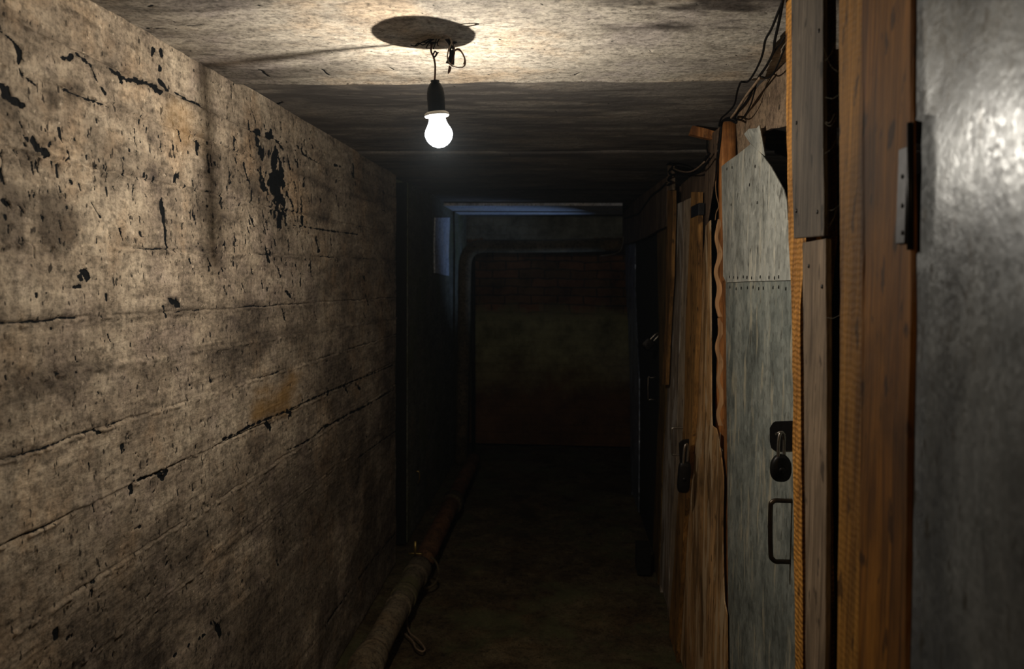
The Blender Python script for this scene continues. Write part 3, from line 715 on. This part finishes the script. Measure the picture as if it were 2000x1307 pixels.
# cobwebs in the dark gap
parts = []
r = random.Random(4)
for (a, b, c, d) in [(1608, 92, 1636, 140), (1610, 240, 1636, 226), (1612, 238, 1630, 222), (1610, 448, 1634, 408), (1612, 440, 1640, 398), (1610, 300, 1638, 262), (1612, 620, 1640, 616), (1614, 410, 1640, 400), (1612, 190, 1640, 184), (1610, 120, 1640, 60)]:
    p0 = onY(a, b, 1.14); p1 = onY(c, d, 1.11); mid = (p0+p1)/2+Vector((0, 0, -0.006+r.uniform(-.004, .004)))
    parts.append(tubev([p0, mid, p1], 0.00015, 4, 4))
V, F = join(parts)
setp(mesh('cobweb', V, F, M['web']), 'thin dusty cobweb strands in the dark gap left of the thick post', 'cobweb', kind='stuff')

# ------------------------------------------------------------------ the galvanised door
t = empty('galvanised_door', (XD, onX(1480, 800, XD).y, 0), 'tall door clad in two grey galvanised sheets with a torn upper corner and rod handle', 'door')
def nail_at(par, a, b, X, s=1.0, name='nail', mat='blackiron'):
    p = onX(a, b, X)
    V, F = lathev([(0.0026*s, 0.0), (0.0024*s, 0.001), (0.0004, 0.0016)], p, Vector((-1, 0, 0)), 8)
    V = [Vector((v.x, p.y+(v.y-p.y)*1.2, p.z+(v.z-p.z)*1.7)) for v in V]
    return mesh(name, V, F, M[mat], par, smooth=True)
# upper sheet with the bent tip
Lp = [(1409, 325), (1409, 400), (1410, 470), (1412, 549)]
up_poly = [(1409, 325), (1420, 316), (1440, 302), (1466, 281), (1478, 292), (1490, 305), (1505, 325), (1520, 352), (1530, 370), (1536, 392), (1538, 430), (1560, 445), (1592, 450), (1592, 546), (1500, 549), (1460, 550), (1418, 552), (1412, 540), (1412, 470), (1410, 400)]
def polyX(name, pts, X, th, mat, par, bevel=.0006, fold=None):
    P = [onX(a, b, X) for a, b in pts]; n_ = len(P)
    for q in P: q.z = min(q.z, CEIL+.002); q.z = max(q.z, 0.0)
    if name == 'chipboard_sheet':
        for q in P[1:7]: q.z = CEIL+.004
    V = P+[p+Vector((th, 0, 0)) for p in P]
    F = [list(range(n_)), list(range(2*n_-1, n_-1, -1))]+[[i, (i+1) % n_, n_+(i+1) % n_, n_+i] for i in range(n_)]
    return mesh(name, V, F, mat, par, bevel=bevel)
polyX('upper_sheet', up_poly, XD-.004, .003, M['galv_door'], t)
# bent flap of the tear
fl = [onX(1466, 281, XD-.002), onX(1453, 262, XD-.012), onX(1462, 252, XD-.016), onX(1478, 250, XD-.010), onX(1483, 244, XD-.006), onX(1490, 280, XD-.002), onX(1494, 305, XD-.002), onX(1478, 292, XD-.003)]
V = fl+[p+Vector((.003, .002, 0)) for p in fl]; n_ = 8
mesh('bent_flap', V, [[0, 1, 2], [0, 2, 3], [0, 3, 5, 7], [3, 4, 5], [5, 6, 7], [8, 10, 9], [8, 11, 10], [8, 15, 13, 11], [11, 13, 12], [13, 15, 14]]+[[i, (i+1) % 8, 8+(i+1) % 8, 8+i] for i in range(8)], M['galv_door'], t)
low = [onX(a, b, XD) for a, b in [(1417, 545), (1418, 700), (1420, 900), (1421, 1100), (1423, 1300)]]
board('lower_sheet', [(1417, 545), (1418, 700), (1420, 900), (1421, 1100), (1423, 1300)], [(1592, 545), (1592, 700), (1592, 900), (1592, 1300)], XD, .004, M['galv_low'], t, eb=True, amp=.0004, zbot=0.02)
board('timber_core', [(1411, 548), (1412, 700), (1414, 900), (1416, 1190), (1420, 1300)], [(1590, 555), (1590, 700), (1590, 900), (1590, 1300)], XD+.005, .02, M['log'], t, eb=True, zbot=0.02)
for i, a in enumerate([1425, 1433, 1441, 1452, 1459, 1468, 1485, 1502, 1513, 1521]): nail_at(t, a, 541+(i % 3), XD-.0045)
for i, a in enumerate([1426, 1438, 1448, 1460, 1471, 1482, 1491, 1510, 1521, 1535]): nail_at(t, a, 561+(i*7 % 4), XD-.0005)
for a, b in [(1475, 325), (1479, 396), (1430, 327), (1464, 361), (1428, 400), (1420, 330)]: nail_at(t, a, b, XD-.0045)
# hasp plate with staple
yl = onX(1540, 850, XD).y
c = onX(1524, 851, XD)
pts = [(1509, 826), (1514, 823), (1546, 822), (1550, 826), (1550, 880), (1514, 881), (1506, 876), (1503, 862), (1503, 836)]
hp = polyX('hasp_plate', pts, XD-.004, .004, M['blackiron'], t, .001)
YL = 1.655
tube('hasp_staple', [onY(1518, 850, YL)+Vector((0, .01, 0)), onY(1519, 846, YL-.004), onY(1527, 844, YL-.006), onY(1533, 850, YL), onY(1533, 856, YL+.02)], .0022, M['steel'], t, 8)
# rod handle
hy = onX(1504, 1035, XD-.045).y
hb = [onX(1503, 990, XD-.045), onX(1505, 1085, XD-.045)]
zt = onY(1520, 978, hy).z; zb = onY(1520, 1097, hy).z
xh = XD-.045
hand = [Vector((XD+.001, hy, zt)), Vector((XD-.02, hy, zt)), Vector((xh+.010, hy, zt)), Vector((xh+.002, hy, zt-.005)), Vector((xh, hy, zt-.014)), Vector((xh+.0005, hy, (zt+zb)/2)), Vector((xh+.003, hy, zb+.016)), Vector((xh+.006, hy, zb+.006)), Vector((xh+.014, hy, zb)), Vector((XD-.02, hy, zb)), Vector((XD+.001, hy, zb))]
tube('handle', hand, .0052, M['handle'], t, 12, 4)

def padlock(label, cx, cy, Y, wpx, hpx, sh, tilt=0, body='round', grp='padlocks'):
    """cx,cy: centre of the body in pixels on plane y=Y"""
    c = onY(cx, cy, Y); s = Y/FPX
    w2 = wpx*s/2; h2 = hpx*s/2
    t = empty('padlock', c-Vector((0, 0, h2)), label, 'padlock', grp)
    q = Matrix.Rotation(tilt, 3, 'Y')
    n_ = 28; ring = []
    for i in range(n_):
        a = 2*pi*i/n_; cx_, sz = cos(a), sin(a)
        e_ = 0.75 if body == 'round' else 0.45
        x = w2*abs(cx_)**e_*(1 if cx_ > 0 else -1); z = h2*abs(sz)**e_*(1 if sz > 0 else -1)
        if body == 'round' and z > 0: x *= 1-0.28*(z/h2)**2
        ring.append((x, z))
    V = []; F = []
    D = 0.011
    for k_, (y_, f) in enumerate(((-D, .70), (-D*.8, .9), (-D*.3, 1), (D*.3, 1), (D*.8, .9), (D, .7))):
        for x, z in ring: V.append(c+q @ Vector((x*f, y_, z*f)))
    for k_ in range(5):
        for i in range(n_): F.append([k_*n_+i, k_*n_+(i+1) % n_, (k_+1)*n_+(i+1) % n_, (k_+1)*n_+i])
    F += [list(range(n_)), [5*n_+i for i in range(n_)]]
    mesh('padlock_body', V, F, M['blackiron'], t, smooth=True)
    lathe('keyhole_cover', [(0.007, 0), (0.0065, 0.002), (0.001, 0.003)], c+q @ Vector((0, -D, -h2*.1)), M['blackiron'], t, Vector((0, -1, 0)), 14)
    hw = w2*.38; H_ = sh*s
    pts = [(-hw, h2*.55), (-hw, h2+H_*.6), (-hw*.6, h2+H_*.93), (0, h2+H_), (hw*.6, h2+H_*.93), (hw, h2+H_*.6), (hw, h2*.55)]
    th = .55
    rr = Matrix.Rotation(th, 3, 'Z')
    tube('shackle', [c+q @ (rr @ Vector((x, 0, z))) for x, z in pts], .0035 if Y < 2.2 else .0045, M['steel'], t, 10, 4)
    return t
padlock('round black padlock hanging from the hasp of the galvanised door', 1525, 914, YL-.004, 40, 54, 42, 0, 'round')

# things round the top of that door
setp(polyX('chipboard_sheet', [(1437, 236), (1455, 205), (1475, 172), (1496, 140), (1515, 100), (1545, 40), (1562, 20), (1562, 300), (1537, 246), (1520, 250), (1506, 251), (1495, 256), (1489, 266), (1487, 290), (1478, 330), (1443, 330)], XD+.012, .01, M['roughboard'], None), 'coarse brown panel filling the space between the galvanised door and the ceiling', 'panel')
o = bpy.data.objects['chipboard_sheet']
# peeled log
yl_ = 2.58
pc = onY(1424, 240, yl_); rr = 16*yl_/FPX
V = []; F = []; n_ = 18; m_ = 40
for i in range(m_):
    z = 0.0+(pc.z)*i/(m_-1)
    for j in range(n_):
        a = 2*pi*j/n_; k_ = 1+0.09*sin(3*a+z*5)+0.05*sin(7*a-z*11)+random.uniform(-.03, .03)
        V.append(Vector((pc.x+0.014*(pc.z-z)/pc.z+rr*k_*cos(a)+0.002*sin(z*6), yl_+rr*k_*sin(a), z)))
for i in range(m_-1):
    for j in range(n_): F.append([i*n_+j, i*n_+(j+1) % n_, (i+1)*n_+(j+1) % n_, (i+1)*n_+j])
F += [list(range(n_)), [(m_-1)*n_+j for j in range(n_)]]
setp(mesh('log_post', V, F, M['log'], smooth=True), 'rough orange peeled log standing behind the far edge of the galvanised door', 'post')
# stick poking out
setp(prismY('wooden_stick', [(1353, 245), (1376, 250), (1399, 257), (1397, 273), (1372, 268), (1347, 262)], 2.66, .03, M['log']), 'short orange stick poking out below the ceiling left of the peeled log', 'stick')

# corrugated board edge seen end-on: two lengths
def wavy(label, y0, y1, x0, ph, tail=0):
    ctr = []
    N = int((y1-y0)/3)
    Lf = []; Rt = []
    for i in range(N+1):
        y = y0+(y1-y0)*i/N; u = i/N
        cx = x0+(y-430)*0.012+3.4*sin(2*pi*(y-ph)/66)+1.2*sin(y*.043)
        w_ = 4.0+0.8*sin(y*.09+1)
        if i < 4: w_ *= .35+.16*i
        Lf.append((cx-w_, y)); Rt.append((cx+w_, y))
    o = prismY('corrugated_strip', Lf+Rt[::-1], 2.47, .012, M['wavy'], None, .0008)
    return setp(o, label, 'corrugated board', 'wavy board edges')
wavy('wavy tan edge of a corrugated board, upper length beside the galvanised door', 428, 619, 1402, 415)
wavy('wavy tan edge of a corrugated board, lower length ending at the torn fibreboard', 622, 832, 1402.5, 430)
o = tube('pale_strip', [onY(a, b, 2.63) for a, b in [(1404, 250), (1401, 268), (1405, 285), (1401, 305), (1402, 330), (1398, 355), (1399, 380), (1404, 402), (1399, 415), (1397, 430)]], .0016, M['strip'], None, 6)
setp(o, 'thin wavy pale strip in the dark crack above the corrugated board edge', 'strip')
setp(tube('thin_wire', [onY(a, b, 2.4) for a, b in [(1407, 845), (1406, 872), (1411, 880), (1409, 900), (1413, 915), (1411, 950)]], .0009, M['web'], None, 5), 'hair-thin pale wire in the crack below the corrugated board', 'wire')

# ------------------------------------------------------------------ fibreboard panel, boards, post further on
XQ = 0.491
t = setp(polyX('fibreboard_panel', [(1387, 430), (1388, 600), (1389, 800), (1390, 831), (1398, 837), (1401, 848), (1405, 872), (1409, 900), (1412, 930), (1412, 955), (1411, 1000), (1411, 1060), (1412, 1120), (1414, 1174), (1419, 1200), (1420, 1306), (1421, 1420), (1422, 1560),
    (1322, 1560), (1322, 1420), (1322, 1306), (1328, 1180), (1335, 1060), (1340, 960), (1350, 900), (1356, 800), (1362, 720), (1366, 620), (1369, 540), (1373, 500), (1376, 470), (1378, 441)], XQ, .004, M['fibre'], None, .001), 'tall stained orange fibreboard panel with a torn right edge beside the galvanised door', 'panel')
zmin = min((v.co.z for v in t.data.vertices)); 
setp(board('leaning_board', [(1388, 262), (1380, 300), (1375, 370), (1372, 419), (1369, 459), (1367, 540), (1366, 640)], [(1403, 250), (1397, 300), (1394, 350), (1388, 386), (1382, 429), (1377, 470), (1374, 640)], XQ+.006, .005, M['brownboard'], None, eb=True, zbot=.03), 'tall grey-brown board leaning left below the orange stick', 'board')
t = setp(board('square_post', [(1350, 375), (1346, 470), (1343, 540), (1339, 620), (1336, 800), (1330, 900), (1322, 1000), (1316, 1100), (1308, 1200), (1305, 1300)], [(1364, 375), (1364, 460), (1363, 540), (1361, 620), (1354, 800), (1347, 900), (1341, 960), (1334, 1050), (1327, 1180), (1320, 1300)], 0.474, .016, M['jamb'], None, eb=True, amp=.001), 'narrow orange post with a dark strap near its top left of the fibreboard', 'post')
p = onX(1350, 404, .472); p2 = onX(1364, 420, .472)
box('strap', (.4715, .492, p2.y-.004, p.y+.004, p2.z, p.z), M['tape'], t, .001)

# plank door
t = empty('plank_door', (0.5, 3.3, 0), 'grey plank door with a small rod handle left of the orange strapped post', 'door')
XK = 0.498
board('plank', [(1319, 400), (1318, 439), (1314, 499), (1312, 559), (1307, 640), (1302, 799), (1298, 860), (1295, 919), (1292, 1039), (1289, 1097), (1287, 1228), (1287, 1290)], [(1337, 392), (1336, 419), (1334, 499), (1330, 600), (1327, 679), (1323, 799), (1321, 899), (1314, 979), (1311, 1039), (1307, 1130), (1303, 1218), (1301, 1300)], XK, .018, M['dplank'], t, eb=True, zbot=.02)
board('plank', [(1338, 391), (1337, 419), (1335, 499), (1331, 600), (1328, 679), (1324, 799), (1322, 899), (1315, 979), (1312, 1039), (1308, 1130), (1304, 1218), (1302, 1300)], [(1350, 386), (1348, 449), (1344, 519), (1341, 620), (1338, 719), (1336, 799), (1328, 891), (1324, 979), (1322, 1039), (1319, 1130), (1314, 1218), (1309, 1300)], XK-.006, .02, M['palerplank'], t, eb=True, zbot=.02)
hY = onX(1334, 836, XK).y-.15
a0 = onY(1312, 836, hY); a1 = onY(1312, 888, hY); f0 = onY(1332, 836, hY); f1 = onY(1330, 889, hY)
tube('handle', [f0+Vector((.03, 0, 0)), f0, a0+Vector((.008, 0, 0)), a0+Vector((.001, 0, -.005)), (a0+a1)/2, a1+Vector((.001, 0, .006)), a1+Vector((.008, 0, 0)), f1, f1+Vector((.03, 0, 0))], .0042, M['steel'], t, 8, 3)
hy2 = onX(1352, 930, 0.472).y-0.02
prismY('hasp_plate', [(1326, 866), (1333, 860), (1346, 858), (1347, 905), (1328, 905)], hy2+.03, .008, M['blackiron'], t)
padlock('long dark padlock hanging beside the small handle of the grey plank door', 1336, 932, hy2, 25, 62, 34, 0.05, 'long')

# narrow stud with lighter head
t = setp(board('narrow_stud', [(1303, 372), (1303, 419), (1300, 499), (1300, 620), (1296, 690), (1293, 751)], [(1314, 372), (1314, 419), (1312, 479), (1311, 540), (1307, 600), (1303, 679), (1300, 752)], 0.474, .016, M['jamb'], None, amp=.001), 'thin orange stud with a pale upper end wrapped in cable, left of the plank door', 'stud')
board('stud_head', [(1304, 322), (1305, 371)], [(1312, 324), (1313, 371)], 0.475, .014, M['tanboard'], t)
setp(board('olive_plank', [(1283, 451), (1284, 499), (1285, 560), (1287, 659), (1288, 739), (1288, 790), (1284, 840), (1280, 939), (1276, 1039), (1274, 1101)], [(1304, 440), (1303, 499), (1304, 560), (1302, 659), (1300, 739), (1298, 820), (1293, 909), (1290, 1039), (1287, 1090), (1284, 1150)], XK, .02, M['olive'], None, eb=True), 'olive-brown plank behind the lower end of the thin orange stud', 'plank')
# board strip above the plank door, header over the dark door
setp(polyX('header_board', [(1318, 400), (1331, 360), (1348, 346), (1362, 338), (1385, 326), (1382, 380), (1366, 384), (1350, 386)], XK+.024, .015, M['brownboard'], None), 'small brown board under the cables above the plank door', 'board')
setp(polyX('brown_header', [(1216, 404), (1245, 387), (1275, 365), (1302, 345), (1302, 442), (1284, 450), (1262, 463), (1240, 472), (1216, 478)], 0.474, .016, M['brownboard'], None), 'wide dark brown header board over the dark metal door, far right', 'board')
setp(board('short_batten', [(1322, 362), (1321, 400)], [(1327, 364), (1326, 404)], XK+.018, .014, M['brownboard']), 'short brown batten in the dark corner right of the cable-wrapped stud', 'batten')

# dark metal door
t = empty('dark_metal_door', (XK+.02, 4.6, 0), 'dark blue-grey metal door with tilted padlock at the far right', 'door')
XN = XK+.004
board('door_sheet', [(1220, 470), (1222, 560), (1227, 640), (1230, 740), (1231, 850), (1233, 1000), (1235, 1060)], [(1284, 440), (1286, 560), (1287, 660), (1286, 740), (1286, 850), (1280, 950), (1275, 1060)], XN+.008, .01, M['dark'], t, eb=True, amp=.001, zbot=.02)
board('door_edge_strip', [(1221, 478), (1222, 560), (1227, 640), (1230, 740), (1231, 850), (1233, 1000)], [(1240, 474), (1240, 560), (1243, 640), (1248, 740), (1248, 850), (1247, 1000)], XN, .006, M['bluedoor'], t, eb=True, amp=.003, zbot=.02)
hn = 4.05
q0 = onY(1266, 738, hn); q1 = onY(1266, 779, hn); w0 = onY(1281, 737, hn); w1 = onY(1281, 781, hn)
tube('handle', [w0, q0+Vector((.01, 0, 0)), q0, q1, q1+Vector((.01, 0, -.002)), w1], .003, M['steel'], t, 8, 2)
padlock('small dark padlock hanging tilted from the dark metal door', 1266, 672, 4.0, 22, 24, 16, 0.75, 'long')
setp(tube('hanging_wire', [onY(a, b, 6.08) for a, b in [(1218, 462), (1216, 478), (1211, 490), (1200, 496), (1188, 498), (1172, 500)]], .002, M['web'], None, 5), 'thin pale wire curling off the far end of the brown header board', 'wire')

# dark floor blocks at the foot of the right side
box('wooden_block', (0.40, 0.47, 3.92, 4.05, 0.0, 0.14), M['dark'], None, .004)
setp(bpy.data.objects['wooden_block'], 'small black block on the floor at the foot of the dark metal door', 'block')

# ------------------------------------------------------------------ cables along the top of the right side
XC = 0.47
def cab(label, pts, r, mat, X=XC, grp='cables along the top right'):
    P_ = []
    for a, b in pts:
        q = onX(a, b, X)
        if q.z > CEIL-.012 and b < 300: q = onZ(a, b, CEIL-.012)
        P_.append(q)
    o = tube('cable', P_, r, M[mat], None, 7, 4)
    return setp(o, label, 'cable', grp)
cab('black cable nearest the ceiling, kinked halfway to the peeled log', [(1530, -8), (1527, 6), (1519, 26), (1507, 56), (1495, 78), (1491, 99), (1485, 119), (1473, 143), (1461, 159), (1450, 160), (1446, 162), (1440, 179), (1434, 205), (1420, 221), (1409, 231), (1404, 246)], .0026, 'cable')
cab('black cable hanging just right of the kinked ceiling cable', [(1529, 0), (1522, 40), (1513, 80), (1510, 103), (1497, 129), (1483, 149), (1473, 169), (1460, 195), (1440, 221), (1434, 232)], .0030, 'cable', XC+.006)
cab('black cable entering from behind the orange stud and joining the bundle', [(1534, 70), (1527, 82), (1519, 92), (1511, 104), (1500, 124), (1488, 144)], .0022, 'cable', XC+.003)
cab('thin black cable sagging lowest in front of the coarse brown panel', [(1534, 92), (1527, 108), (1519, 127), (1510, 144), (1498, 153), (1487, 150), (1478, 160), (1474, 178), (1466, 205), (1455, 225), (1446, 234), (1436, 232)], .0020, 'cable', XC+.012)
cab('pale tan cable running beside the black ones to the log top', [(1484, 152), (1472, 168), (1458, 186), (1445, 206), (1436, 220), (1428, 230)], .0032, 'tanwire', XC-.002)
cab('knot of black cable coiled on top of the peeled log', [(1406, 246), (1412, 236), (1424, 230), (1436, 232), (1438, 240), (1430, 236), (1418, 234), (1410, 240), (1408, 262), (1404, 300), (1402, 312)], .0034, 'cable', XC+.01)
cab('slack black cable sagging between the leaning board and the thin stud', [(1386, 300), (1378, 312), (1366, 325), (1352, 334), (1340, 338), (1324, 338), (1312, 330)], .0040, 'cable', .478)
cab('second slack cable, lower, between the leaning board and the thin stud', [(1386, 310), (1374, 328), (1360, 338), (1345, 341), (1325, 340), (1312, 342), (1304, 350)], .0036, 'cable', .474)
cab('tan cable stretched from the thin stud towards the leaning board', [(1376, 316), (1360, 330), (1345, 336), (1328, 334), (1310, 326), (1304, 320)], .0030, 'tanwire', .476)
cab('cable wound around the pale head of the thin stud', [(1303, 322), (1310, 318), (1314, 324), (1306, 336), (1312, 344), (1304, 352), (1312, 356), (1303, 362)], .0040, 'cable', .466)
cab('black cable drooping across the brown header board to the far end', [(1302, 358), (1290, 370), (1274, 382), (1262, 398), (1255, 408), (1247, 418), (1235, 422), (1218, 428)], .0070, 'cable', .474)
cab('short cable stub hanging below the orange stick', [(1381, 272), (1381, 290), (1383, 302), (1379, 306)], .0030, 'cable', .49)

# ------------------------------------------------------------------ pipes
def zc(px_, py_, z): return onZ(px_, py_, z)
ZP = 0.13
pn = [zc(700, 1330, ZP), zc(818, 1112, ZP)]
dirp = (pn[1]-pn[0]).normalized()
PA = pn[0]-dirp*1.2; PB = pn[1]
PA.z = PB.z = ZP
t = empty('floor_pipe', ((PA.x+PB.x)/2, (PA.y+PB.y)/2, 0), 'thick wrapped pipe lying along the foot of the left wall, near end', 'pipe')
def pipe_along(name, a, b, r, mat, par, wob=0.04, seg=20, n_=60):
    V = []; F = []; d = (b-a).normalized(); s = d.cross(Vector((0, 0, 1))).normalized(); u = s.cross(d)
    for i in range(n_):
        p = a.lerp(b, i/(n_-1)); rr = r*(1+wob*(math.sin(i*1.7)*.4+random.uniform(-.5, .5)))
        for j in range(seg):
            q = 2*pi*j/seg; V.append(p+(s*cos(q)+u*sin(q))*rr)
    for i in range(n_-1):
        for j in range(seg): F.append([i*seg+j, i*seg+(j+1) % seg, (i+1)*seg+(j+1) % seg, (i+1)*seg+j])
    F += [list(range(seg)), [(n_-1)*seg+j for j in range(seg)]]
    return mesh(name, V, F, mat, par, smooth=True)
pipe_along('pipe_body', PA, PB, .052, M['pipe'], t)
def on_pipe(py_):     # parameter of the pipe where it crosses a picture row
    return min((PA.lerp(PB, k/400) for k in range(401)), key=lambda q: abs(rowof(q)-py_))
def rowof(p):
    d = ROT.transposed() @ (Vector(p)-Vector((0, 0, EYE))); return 653.5-FPX*d.y/-d.z+SHIFT
for row, L_, k_ in ((1165, .05, 1.10), (1185, .03, 1.07), (1290, .10, 1.16), (1302, .03, 1.24)):
    q = on_pipe(row); pipe_along('wrapping_band', q-dirp*L_/2, q+dirp*L_/2, .052*k_, M['pipe'], t, .05, 20, 8)
pipe_along('pipe_collar', PB-dirp*.10, PB+dirp*.02, .060, M['pipe'], t, .02, 24, 8)
# collar foot ring
ctr = PB+Vector((.03, 0.02, -.02))
tube('collar_ring', [ctr+Vector((0.062*cos(a_), 0.01*sin(a_), 0.075*sin(a_))) for a_ in [radians(x_) for x_ in range(70, -120, -15)]], .006, M['darkpipe'], t, 8, 2)
PC = PB+dirp*.10; PD = zc(926, 895, ZP); PD.z = ZP
r_ = empty('rusty_pipe', ((PC.x+PD.x)/2, (PC.y+PD.y)/2, 0), 'rusty red-brown pipe continuing along the left wall foot into the dark', 'pipe')
pipe_along('pipe_body', PC, PD, .050, M['rustpipe'], r_)
q = PC.lerp(PD, .46); d2 = (PD-PC).normalized()
pipe_along('pipe_collar', q-d2*.05, q+d2*.05, .066, M['darkpipe'], r_, .02, 24, 6)
q = PB+dirp*.06
tube('valve_stem', [q+Vector((-.03, 0, .03)), q+Vector((-.03, 0, .115))], .007, M['brass'], r_, 8, 1)
hq = onY(812, 1082, q.y)
tube('valve_handle', [hq+Vector((-.034, 0, 0)), hq+Vector((0, 0, .002)), hq+Vector((.034, 0, 0))], .006, M['brass'], r_, 8, 2)
# twisted loop by the pipe
setp(tube('wire_loop', [onZ(a, b, .012) for a, b in [(797, 1180), (795, 1215), (800, 1236), (812, 1246), (822, 1256), (830, 1268), (824, 1273), (812, 1266), (808, 1256), (800, 1246), (790, 1238)]], .004, M['tanwire'], None, 6), 'twisted loop of old wire on the floor beside the wrapped pipe', 'wire')

# heating pipe: up the far left corner, elbow, across under the ceiling
YP = 6.15
pts = [onY(900, 905, YP), onY(903, 800, YP), onY(906, 650, YP), onY(907, 560, YP), onY(908, 520, YP), onY(912, 500, YP), onY(922, 487, YP), onY(942, 481, YP), onY(1000, 481, YP), onY(1100, 480, YP), onY(1214, 478, YP)]
pts[0].z = 0.0
setp(tube('bent_pipe', pts, .052, M['darkpipe'], None, 20, 5), 'dark bent pipe rising at the far left and crossing over to the right', 'pipe')
q0 = onY(924, 500, 6.6); q1 = onY(924, 850, 6.6)
setp(tube('thin_pipe', [Vector((q0.x, 6.6, 1.70)), Vector((q1.x, 6.6, 0))], .016, M['blackiron'], None, 10, 1), 'thin black vertical pipe just right of the dark bent pipe', 'pipe')
q = onX(812, 935, XL)
setp(tube('metal_hook', [Vector((XL+.002, q.y, q.z+.045)), Vector((XL+.02, q.y, q.z+.04)), Vector((XL+.022, q.y, q.z)), Vector((XL+.012, q.y, q.z-.03))], .004, M['brass'], None, 6), 'tiny brassy hook on the dark rear part of the left wall', 'hook')
# drain all the id helper values
for o in SC.objects:
    if 'wloc' in o: del o['wloc']
